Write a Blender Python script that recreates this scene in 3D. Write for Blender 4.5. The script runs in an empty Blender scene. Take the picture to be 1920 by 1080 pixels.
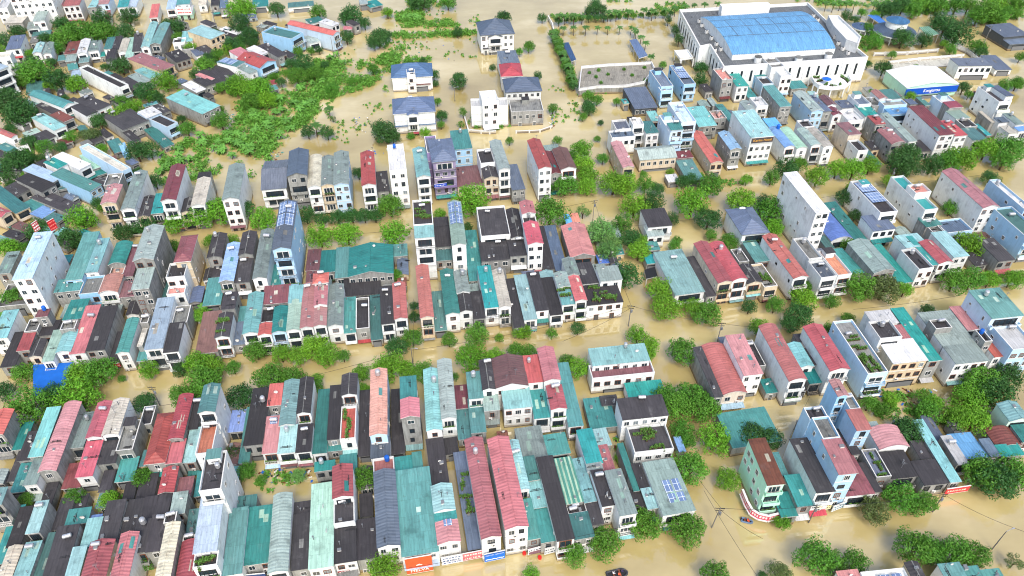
import bpy, math, random
import numpy as np
from mathutils import Vector, Matrix
rad = math.radians
# ---------------------------------------------------------------- camera, sky, sun, exposure
F_PX, PITCH, CAM_H = 1413.0, rad(41.3), 145.0
scene = bpy.context.scene
COL = scene.collection
cam_data = bpy.data.cameras.new("camera")
cam_data.sensor_width = 36.0
cam_data.lens = 36.0 * F_PX / 1920.0
cam_data.clip_start = 1.0
cam_data.clip_end = 6000.0
cam = bpy.data.objects.new("camera", cam_data)
COL.objects.link(cam)
cam.location = (0, 0, CAM_H)
cam.rotation_euler = (math.pi / 2 - PITCH, 0, 0)
scene.camera = cam

SUN_EL, SUN_AZ = rad(52), rad(168)          # azimuth measured clockwise from +Y (the view direction)
world = bpy.data.worlds.new("World")
scene.world = world
world.use_nodes = True
wn = world.node_tree
wn.nodes.clear()
w_out = wn.nodes.new("ShaderNodeOutputWorld")
w_bg = wn.nodes.new("ShaderNodeBackground")
w_sky = wn.nodes.new("ShaderNodeTexSky")
w_sky.sky_type = 'NISHITA'
w_sky.sun_disc = False
w_sky.sun_elevation = SUN_EL
w_sky.sun_rotation = SUN_AZ
w_sky.air_density = 1.0
w_sky.dust_density = 4.0
w_sky.ozone_density = 1.0
w_bg.inputs["Strength"].default_value = 0.15
wn.links.new(w_sky.outputs[0], w_bg.inputs[0])
wn.links.new(w_bg.outputs[0], w_out.inputs[0])

sun_data = bpy.data.lights.new("sun", 'SUN')
sun_data.energy = 1.15
sun_data.angle = rad(16)
sun_data.color = (1.0, 0.96, 0.9)
sun = bpy.data.objects.new("sun", sun_data)
COL.objects.link(sun)
sdir = Vector((math.sin(SUN_AZ) * math.cos(SUN_EL), math.cos(SUN_AZ) * math.cos(SUN_EL), math.sin(SUN_EL)))
sun.rotation_euler = sdir.to_track_quat('Z', 'Y').to_euler()

vs = scene.view_settings
vs.view_transform = 'Standard'
vs.look = 'None'
vs.gamma = 1.0
vs.exposure = 1.0
scene.cycles.filter_width = 1.1
scene.cycles.max_bounces = 5
scene.cycles.diffuse_bounces = 3
scene.cycles.glossy_bounces = 2
scene.cycles.transmission_bounces = 2
scene.cycles.transparent_max_bounces = 4
scene.cycles.caustics_reflective = False
scene.cycles.caustics_refractive = False

# ---------------------------------------------------------------- helpers
SP, CP = math.sin(PITCH), math.cos(PITCH)
def pixel_to_world(px, py, z=0.0):
    """point at height z seen at pixel (px, py) of the 1920 x 1080 photograph"""
    cx, cy = (px - 960.0) / F_PX, (py - 540.0) / F_PX
    d = Vector((cx, CP - cy * SP, -SP - cy * CP))
    t = (z - CAM_H) / d.z
    return Vector((d.x * t, d.y * t, z))
def depth_at(px, py, z=0.0):
    p = pixel_to_world(px, py, z)
    return p.y * CP + (CAM_H - z) * SP
def world_to_pixel(p):
    x, y, z = p[0], p[1], p[2] - CAM_H
    zc = y * CP - z * SP
    yc = -(y * SP + z * CP)
    return 960 + F_PX * x / zc, 540 + F_PX * yc / zc

class MB:
    """collects faces and links them as one mesh object"""
    def __init__(s):
        s.v, s.f, s.m = [], [], []
    def face(s, pts, m=0):
        i = len(s.v)
        s.v.extend([tuple(p) for p in pts])
        s.f.append(tuple(range(i, i + len(pts))))
        s.m.append(m)
    def box(s, c, d, m=0, rz=0.0):
        cx, cy, cz = c
        hx, hy, hz = d[0] / 2, d[1] / 2, d[2] / 2
        ca, sa = math.cos(rz), math.sin(rz)
        P = []
        for sz in (-1, 1):
            for sx, sy in ((-1, -1), (1, -1), (1, 1), (-1, 1)):
                x, y = sx * hx, sy * hy
                P.append((cx + x * ca - y * sa, cy + x * sa + y * ca, cz + sz * hz))
        i = len(s.v)
        s.v.extend(P)
        for q in ((0, 3, 2, 1), (4, 5, 6, 7), (0, 1, 5, 4), (1, 2, 6, 5), (2, 3, 7, 6), (3, 0, 4, 7)):
            s.f.append(tuple(i + k for k in q)); s.m.append(m)
    def prism(s, pts, z0, z1, m=0, mtop=None):
        """vertical prism over a counter-clockwise polygon"""
        n = len(pts)
        s.face([(p[0], p[1], z1) for p in pts], m if mtop is None else mtop)
        s.face([(p[0], p[1], z0) for p in reversed(pts)], m)
        for k in range(n):
            a, b = pts[k], pts[(k + 1) % n]
            s.face([(a[0], a[1], z0), (b[0], b[1], z0), (b[0], b[1], z1), (a[0], a[1], z1)], m)
    def tube(s, a, b, r0, r1=None, n=6, m=0, caps=True):
        r1 = r0 if r1 is None else r1
        a, b = Vector(a), Vector(b)
        d = (b - a)
        if d.length < 1e-6: return
        d.normalize()
        u = d.orthogonal().normalized(); w = d.cross(u)
        A = [a + (u * math.cos(2 * math.pi * k / n) + w * math.sin(2 * math.pi * k / n)) * r0 for k in range(n)]
        B = [b + (u * math.cos(2 * math.pi * k / n) + w * math.sin(2 * math.pi * k / n)) * r1 for k in range(n)]
        i = len(s.v)
        s.v.extend([tuple(p) for p in A + B])
        for k in range(n):
            s.f.append((i + k, i + (k + 1) % n, i + n + (k + 1) % n, i + n + k)); s.m.append(m)
        if caps:
            s.f.append(tuple(i + n + k for k in range(n))); s.m.append(m)
            s.f.append(tuple(i + k for k in reversed(range(n)))); s.m.append(m)
    def mesh(s, name, mats, smooth=False):
        me = bpy.data.meshes.new(name)
        me.from_pydata(s.v, [], s.f)
        for m in (mats if isinstance(mats, (list, tuple)) else [mats]):
            me.materials.append(m)
        me.polygons.foreach_set("material_index", s.m)
        if smooth:
            me.polygons.foreach_set("use_smooth", [True] * len(s.f))
        me.update()
        return me
    def build(s, name, mats, parent=None, loc=None, rz=None, smooth=False):
        return link(name, s.mesh(name, mats, smooth), parent, loc, rz)
def link(name, data, parent=None, loc=None, rz=None):
    o = bpy.data.objects.new(name, data)
    COL.objects.link(o)
    if parent is not None: o.parent = parent
    if loc is not None: o.location = loc
    if rz is not None: o.rotation_euler = (0, 0, rz)
    return o
def empty(name, loc, rz=0.0):
    o = bpy.data.objects.new(name, None)
    o.empty_display_size = 0.5
    COL.objects.link(o)
    o.location = loc
    o.rotation_euler = (0, 0, rz)
    return o
def tag(o, label=None, cat=None, group=None, kind=None):
    if label: o["label"] = label
    if cat: o["category"] = cat
    if group: o["group"] = group
    if kind: o["kind"] = kind
    return o
ORD = "first second third fourth fifth sixth seventh eighth ninth tenth eleventh twelfth thirteenth fourteenth fifteenth sixteenth seventeenth eighteenth nineteenth twentieth".split()
def ordinal(n):
    if n < 20: return ORD[n]
    n += 1
    suf = 'th' if 10 <= n % 100 <= 20 else {1: 'st', 2: 'nd', 3: 'rd'}.get(n % 10, 'th')
    return f"{n}{suf}"

# ---------------------------------------------------------------- materials
MATS = {}
def lin(c):
    return tuple((x / 12.92 if x <= 0.04045 else ((x + 0.055) / 1.055) ** 2.4) for x in c)
def rgb(r, g, b):
    return lin((r / 255, g / 255, b / 255))
class NT:
    def __init__(s, name):
        s.mat = bpy.data.materials.new(name)
        s.mat.use_nodes = True
        s.t = s.mat.node_tree
        s.bsdf = s.t.nodes["Principled BSDF"]
        s.tc = s.t.nodes.new("ShaderNodeTexCoord")
    def n(s, typ, **kw):
        nd = s.t.nodes.new(typ)
        for k, v in kw.items():
            if k.startswith("i_"):
                nd.inputs[k[2:].replace("_", " ")].default_value = v
            else:
                setattr(nd, k, v)
        return nd
    def l(s, a, b): s.t.links.new(a, b)
    def mapping(s, scale=(1, 1, 1), src="Object"):
        mp = s.n("ShaderNodeMapping")
        mp.inputs["Scale"].default_value = scale
        s.l(s.tc.outputs[src], mp.inputs["Vector"])
        return mp.outputs["Vector"]
    def noise(s, vec, scale, detail=3.0, rough=0.55):
        nd = s.n("ShaderNodeTexNoise")
        nd.inputs["Scale"].default_value = scale
        nd.inputs["Detail"].default_value = detail
        nd.inputs["Roughness"].default_value = rough
        s.l(vec, nd.inputs["Vector"])
        return nd.outputs["Fac"]
    def ramp(s, fac, stops):
        r = s.n("ShaderNodeValToRGB")
        e = r.color_ramp.elements
        e[0].position, e[0].color = stops[0][0], (*stops[0][1], 1)
        e[1].position, e[1].color = stops[-1][0], (*stops[-1][1], 1)
        for p, c in stops[1:-1]:
            x = e.new(p); x.color = (*c, 1)
        s.l(fac, r.inputs["Fac"])
        return r.outputs["Color"]
    def mix(s, fac, a, b, blend='MIX'):
        m = s.n("ShaderNodeMix", data_type='RGBA', blend_type=blend)
        if isinstance(fac, (int, float)): m.inputs[0].default_value = fac
        else: s.l(fac, m.inputs[0])
        for k, x in ((6, a), (7, b)):
            if isinstance(x, tuple): m.inputs[k].default_value = (*x[:3], 1)
            else: s.l(x, m.inputs[k])
        return m.outputs[2]
    def math(s, op, a, b=None):
        m = s.n("ShaderNodeMath", operation=op)
        for k, x in ((0, a), (1, b)):
            if x is None: continue
            if isinstance(x, (int, float)): m.inputs[k].default_value = x
            else: s.l(x, m.inputs[k])
        return m.outputs[0]
    def rnd(s):
        return s.n("ShaderNodeObjectInfo").outputs["Random"]
    def hsv(s, col, val, sat=None, hue=None):
        h = s.n("ShaderNodeHueSaturation")
        s.l(col, h.inputs["Color"])
        s.l(val, h.inputs["Value"])
        if sat is not None: s.l(sat, h.inputs["Saturation"])
        if hue is not None: s.l(hue, h.inputs["Hue"])
        return h.outputs["Color"]
    def rng(s, fac, lo, hi):
        m = s.n("ShaderNodeMapRange")
        m.inputs["To Min"].default_value, m.inputs["To Max"].default_value = lo, hi
        s.l(fac, m.inputs["Value"])
        return m.outputs["Result"]
    def done(s, col, rough=0.7, spec=0.3, metal=0.0, bump=None, bs=0.3, bd=0.05):
        b = s.bsdf
        if isinstance(col, tuple): b.inputs["Base Color"].default_value = (*col[:3], 1)
        else: s.l(col, b.inputs["Base Color"])
        if isinstance(rough, (int, float)): b.inputs["Roughness"].default_value = rough
        else: s.l(rough, b.inputs["Roughness"])
        b.inputs["Specular IOR Level"].default_value = spec
        b.inputs["Metallic"].default_value = metal
        if bump is not None:
            bn = s.n("ShaderNodeBump")
            bn.inputs["Strength"].default_value = bs
            bn.inputs["Distance"].default_value = bd
            s.l(bump, bn.inputs["Height"])
            s.l(bn.outputs["Normal"], b.inputs["Normal"])
        return s.mat

def roof_material(name, col, wear=0.35, stripe=None, rust=0.0, rough=0.5, turn=False):
    """ribbed sheets laid side by side; turn = sheets run across the house instead of along it"""
    m = NT(name)
    mp = m.n("ShaderNodeMapping")
    if turn: mp.inputs["Rotation"].default_value = (0, 0, math.pi / 2)
    m.l(m.tc.outputs["Object"], mp.inputs["Vector"])
    obj = mp.outputs["Vector"]
    def st(scale):
        x = m.n("ShaderNodeMapping"); x.inputs["Scale"].default_value = scale; m.l(obj, x.inputs["Vector"]); return x.outputs["Vector"]
    rn2 = m.rnd()
    off = m.n("ShaderNodeVectorMath", operation='ADD'); m.l(obj, off.inputs[0]); 
    cmb = m.n("ShaderNodeCombineXYZ"); m.l(m.math('MULTIPLY', rn2, 57.0), cmb.inputs[0]); m.l(m.math('MULTIPLY', rn2, 31.0), cmb.inputs[1]); m.l(cmb.outputs[0], off.inputs[1])
    big = m.noise(off.outputs[0], 0.3, 5, 0.65)
    fine = m.noise(st((2.2, 0.3, 1)), 1.3, 4, 0.6)
    speck = m.noise(off.outputs[0], 2.2, 4, 0.7)
    br = m.n("ShaderNodeTexBrick")
    br.inputs["Color1"].default_value = (0.74, 0.74, 0.74, 1)
    br.inputs["Color2"].default_value = (1.2, 1.2, 1.2, 1)
    br.inputs["Mortar"].default_value = (0.55, 0.55, 0.55, 1)
    br.inputs["Scale"].default_value = 1.0
    br.inputs["Mortar Size"].default_value = 0.045
    br.inputs["Brick Width"].default_value = 1.05
    br.inputs["Row Height"].default_value = 3.9
    br.inputs["Bias"].default_value = 0.0
    m.l(off.outputs[0], br.inputs["Vector"])
    pale = tuple(min(0.8, c * 0.75 + 0.1) for c in col)
    dark = tuple(c * 0.42 for c in col)
    c1 = m.ramp(big, [(0.3, dark), (0.46, col), (0.58, col), (0.78, pale)])
    c1 = m.mix(min(1, wear * 1.3), col, c1)
    if stripe:
        wv = m.n("ShaderNodeTexWave", wave_type='BANDS', bands_direction='X')
        wv.inputs["Scale"].default_value = 0.32
        m.l(obj, wv.inputs["Vector"])
        c1 = m.mix(m.math('GREATER_THAN', wv.outputs["Fac"], 0.62), c1, stripe)
    c1 = m.mix(0.5, c1, br.outputs["Color"], 'MULTIPLY')
    c1 = m.mix(m.ramp(fine, [(0.45, (0, 0, 0)), (0.75, (0.5,) * 3)]), c1, dark)
    c1 = m.mix(m.ramp(speck, [(0.58, (0, 0, 0)), (0.74, (min(1, wear * 1.1),) * 3)]), c1, (0.06, 0.06, 0.055))
    if rust:
        rn = m.noise(off.outputs[0], 0.9, 5, 0.7)
        c1 = m.mix(m.ramp(rn, [(0.54, (0, 0, 0)), (0.66, (rust, rust, rust))]), c1, rgb(120, 78, 54))
    wv2 = m.n("ShaderNodeTexWave", wave_type='BANDS', bands_direction='X')
    wv2.inputs["Scale"].default_value = 0.42
    m.l(obj, wv2.inputs["Vector"])
    c1 = m.mix(m.rng(wv2.outputs["Fac"], 0.0, 0.16), c1, dark)
    c1 = m.hsv(c1, m.rng(rn2, 0.58, 1.12), m.rng(m.math('FRACT', m.math('MULTIPLY', rn2, 7.31)), 0.62, 1.04),
               m.rng(m.math('FRACT', m.math('MULTIPLY', rn2, 13.7)), 0.486, 0.514))
    return m.done(c1, rough=m.rng(big, rough - 0.14, rough + 0.2), spec=0.4, bump=wv2.outputs["Fac"], bs=0.6, bd=0.08)

def wall_material(name, col, grime=0.5, mould=(0.12, 0.12, 0.11)):
    m = NT(name)
    obj = m.mapping()
    streak = m.noise(m.mapping((1.3, 1.3, 0.16)), 1.2, 5, 0.65)
    blot = m.noise(obj, 0.35, 5, 0.6)
    fine = m.noise(obj, 3.0, 3)
    c = m.mix(m.ramp(streak, [(0.44, (0, 0, 0)), (0.74, (grime,) * 3)]), col, tuple(x * 0.45 for x in col))
    c = m.mix(m.ramp(blot, [(0.52, (0, 0, 0)), (0.72, (grime * 0.9,) * 3)]), c, mould)
    c = m.mix(m.rng(fine, 0.0, 0.16), c, tuple(x * 0.6 for x in col))
    # mud line left by the flood: a stain just above the water
    sep = m.n("ShaderNodeSeparateXYZ")
    m.l(m.n("ShaderNodeNewGeometry").outputs["Position"], sep.inputs[0])
    mud = m.math('LESS_THAN', m.math('ADD', sep.outputs["Z"], m.math('MULTIPLY', blot, 1.2)), 1.5)
    c = m.mix(m.math('MULTIPLY', mud, 0.62), c, rgb(140, 118, 82))
    wet = m.math('LESS_THAN', m.math('ADD', sep.outputs["Z"], m.math('MULTIPLY', streak, 0.5)), 0.6)
    c = m.mix(m.math('MULTIPLY', wet, 0.7), c, rgb(78, 66, 46))
    r = m.rnd()
    c = m.hsv(c, m.rng(r, 0.86, 1.08), m.rng(m.math('FRACT', m.math('MULTIPLY', r, 5.7)), 0.6, 1.25))
    return m.done(c, rough=0.8, spec=0.2, bump=fine, bs=0.15, bd=0.03)

def plain(name, col, rough=0.6, spec=0.3, metal=0.0, var=0.25, scale=2.0):
    m = NT(name)
    nz = m.noise(m.mapping(), scale, 4)
    c = m.mix(m.rng(nz, 0.0, var * 2), col, tuple(x * 0.5 for x in col))
    c = m.hsv(c, m.rng(m.rnd(), 0.85, 1.12))
    return m.done(c, rough, spec, metal)

ROOF_DEF = (
    ('t', 'teal', rgb(46, 138, 134), dict(wear=0.5)),
    ('T', 'pale_teal', rgb(122, 184, 184), dict(wear=0.6)),
    ('g', 'grey_green', rgb(142, 164, 158), dict(wear=0.7)),
    ('G', 'mint', rgb(152, 192, 172), dict(wear=0.5)),
    ('p', 'pink_red', rgb(184, 90, 92), dict(wear=0.45)),
    ('r', 'red', rgb(172, 70, 68), dict(wear=0.45)),
    ('m', 'maroon', rgb(128, 66, 72), dict(wear=0.55, rust=0.3)),
    ('k', 'black', rgb(62, 60, 64), dict(wear=0.5, rough=0.8)),
    ('c', 'concrete', rgb(128, 130, 126), dict(wear=0.9, rough=0.85)),
    ('n', 'slate', rgb(92, 108, 130), dict(wear=0.4)),
    ('N', 'navy', rgb(54, 92, 136), dict(wear=0.3)),
    ('u', 'bright_blue', rgb(46, 116, 208), dict(wear=0.4)),
    ('U', 'light_blue', rgb(104, 168, 222), dict(wear=0.5)),
    ('L', 'pale_blue', rgb(160, 192, 216), dict(wear=0.5)),
    ('o', 'orange', rgb(204, 124, 98), dict(wear=0.7, rust=0.25)),
    ('w', 'white', rgb(222, 224, 224), dict(wear=0.3)),
    ('y', 'beige', rgb(196, 190, 170), dict(wear=0.7, rust=0.2)),
    ('B', 'brown', rgb(124, 74, 60), dict(wear=0.6, rust=0.3)),
    ('Z', 'striped_green', rgb(64, 158, 132), dict(wear=0.4, stripe=rgb(176, 214, 178))),
)
ROOF = {k: roof_material("roof_" + n, c, **kw) for k, n, c, kw in ROOF_DEF}
ROOF_ACROSS = {k: roof_material("roof_across_" + n, c, turn=True, **kw) for k, n, c, kw in ROOF_DEF}
WALL = {k: wall_material("wall_" + n, c, g) for k, n, c, g in (
    ('w', 'white', rgb(226, 231, 230), 0.38),
    ('b', 'pale_blue', rgb(170, 206, 232), 0.25),
    ('c', 'concrete', rgb(150, 152, 148), 0.95),
    ('e', 'cream', rgb(208, 192, 164), 0.55),
    ('v', 'violet', rgb(140, 126, 166), 0.3),
    ('t', 'mint', rgb(184, 232, 208), 0.2),
    ('k', 'dark', rgb(84, 92, 98), 0.5),
    ('l', 'light_blue', rgb(140, 172, 208), 0.35),
)}
M_TRIM = plain("trim_paint", rgb(214, 214, 210), 0.6, var=0.3)
M_DARK = plain("dark_interior", rgb(40, 42, 46), 0.7)
M_GLASS = NT("window_glass").done(rgb(38, 50, 58), rough=0.12, spec=0.6)
M_GLASSB = NT("blue_glass").done(rgb(30, 84, 140), rough=0.15, spec=0.6)
M_CURTAIN = plain("curtained_glass", rgb(120, 132, 138), 0.3, 0.5)
M_WOOD = plain("brown_wood", rgb(112, 66, 44), 0.6)
M_STEEL = plain("stainless_steel", rgb(198, 200, 202), 0.3, 0.5, 0.6, 0.15)
M_BLUEP = plain("blue_plastic", rgb(30, 96, 190), 0.4)
M_TARP = plain("blue_tarpaulin", rgb(28, 104, 196), 0.5, var=0.4, scale=0.8)
M_SHUT = plain("roller_shutter", rgb(120, 124, 128), 0.6, var=0.4, scale=1.0)
M_SOLAR = None
def solar_mat():
    m = NT("solar_panel")
    br = m.n("ShaderNodeTexBrick", offset=0.0)
    br.inputs["Color1"].default_value = (*rgb(92, 112, 146), 1)
    br.inputs["Color2"].default_value = (*rgb(108, 130, 164), 1)
    br.inputs["Mortar"].default_value = (*rgb(206, 216, 224), 1)
    br.inputs["Scale"].default_value = 1.0
    br.inputs["Mortar Size"].default_value = 0.05
    br.inputs["Brick Width"].default_value = 1.0
    br.inputs["Row Height"].default_value = 1.7
    m.l(m.mapping(), br.inputs["Vector"])
    return m.done(br.outputs["Color"], rough=0.2, spec=0.5)
M_SOLAR = solar_mat()
def leaf_mat(name, objcol=True, col=(0.1, 0.2, 0.03), sa=2.6, sb=9.0):
    m = NT(name)
    obj = m.mapping()
    a = m.noise(obj, sa, 3)
    b = m.noise(obj, sb, 2)
    base = m.n("ShaderNodeObjectInfo").outputs["Color"] if objcol else None
    if base is None:
        rgbn = m.n("ShaderNodeRGB"); rgbn.outputs[0].default_value = (*col, 1); base = rgbn.outputs[0]
    c = m.hsv(base, m.rng(a, 0.35, 1.45), None, m.rng(b, 0.475, 0.525))
    c = m.hsv(c, m.rng(b, 0.6, 1.4))
    mat = m.done(c, rough=0.55, spec=0.25)
    try:
        m.bsdf.inputs["Subsurface Weight"].default_value = 0.0
    except Exception: pass
    tr = m.n("ShaderNodeBsdfTranslucent")
    m.l(c, tr.inputs["Color"])
    ad = m.n("ShaderNodeMixShader"); ad.inputs[0].default_value = 0.14
    m.l(m.bsdf.outputs[0], ad.inputs[1]); m.l(tr.outputs[0], ad.inputs[2])
    m.l(ad.outputs[0], m.t.nodes["Material Output"].inputs["Surface"])
    return mat
M_LEAF = leaf_mat("tree_leaves")
M_PALMLEAF = leaf_mat("broad_leaves")
M_SCRUB = leaf_mat("scrub_leaves", False, (0.13, 0.32, 0.045), 0.45, 1.6)
M_PLANTER = leaf_mat("potted_leaves", False, (0.10, 0.22, 0.04))
M_BARK = plain("bark", rgb(86, 72, 58), 0.9, 0.1)

# ---------------------------------------------------------------- the setting: flood water over one ground sheet
def build_water():
    m = NT("muddy_water")
    geo = m.n("ShaderNodeNewGeometry").outputs["Position"]
    def mp(scale):
        x = m.n("ShaderNodeMapping"); x.inputs["Scale"].default_value = scale
        m.l(geo, x.inputs["Vector"]); return x.outputs["Vector"]
    big = m.noise(mp((0.02, 0.03, 1)), 1.0, 5, 0.6)
    mid = m.noise(mp((0.10, 0.2, 1)), 1.0, 4, 0.6)
    c = m.ramp(big, [(0.3, rgb(152, 136, 86)), (0.5, rgb(176, 161, 110)), (0.7, rgb(204, 190, 146))])
    c = m.mix(m.rng(mid, 0.0, 0.3), c, rgb(138, 118, 70))
    rip = m.noise(mp((0.8, 1.3, 1)), 1.0, 4, 0.6)
    mat = m.done(c, rough=m.rng(mid, 0.02, 0.10), spec=1.0, bump=rip, bs=0.05, bd=0.08)
    m.bsdf.inputs['IOR'].default_value = 1.75
    mb = MB()
    S = 2500
    xs = [-S, -800, -300, -100, 0, 100, 300, 800, S]
    ys = [-600, 0, 60, 120, 200, 300, 450, 700, 1200, 2600]
    for i in range(len(xs) - 1):
        for j in range(len(ys) - 1):
            mb.face([(xs[i], ys[j], 0), (xs[i + 1], ys[j], 0), (xs[i + 1], ys[j + 1], 0), (xs[i], ys[j + 1], 0)])
    o = mb.build("water", mat)
    tag(o, kind="structure")
    g = MB()
    g.face([(-S, -600, -2.2), (S, -600, -2.2), (S, 2600, -2.2), (-S, 2600, -2.2)])
    tag(g.build("ground", plain("mud", rgb(110, 92, 64), 0.9)), kind="structure")
build_water()
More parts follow.
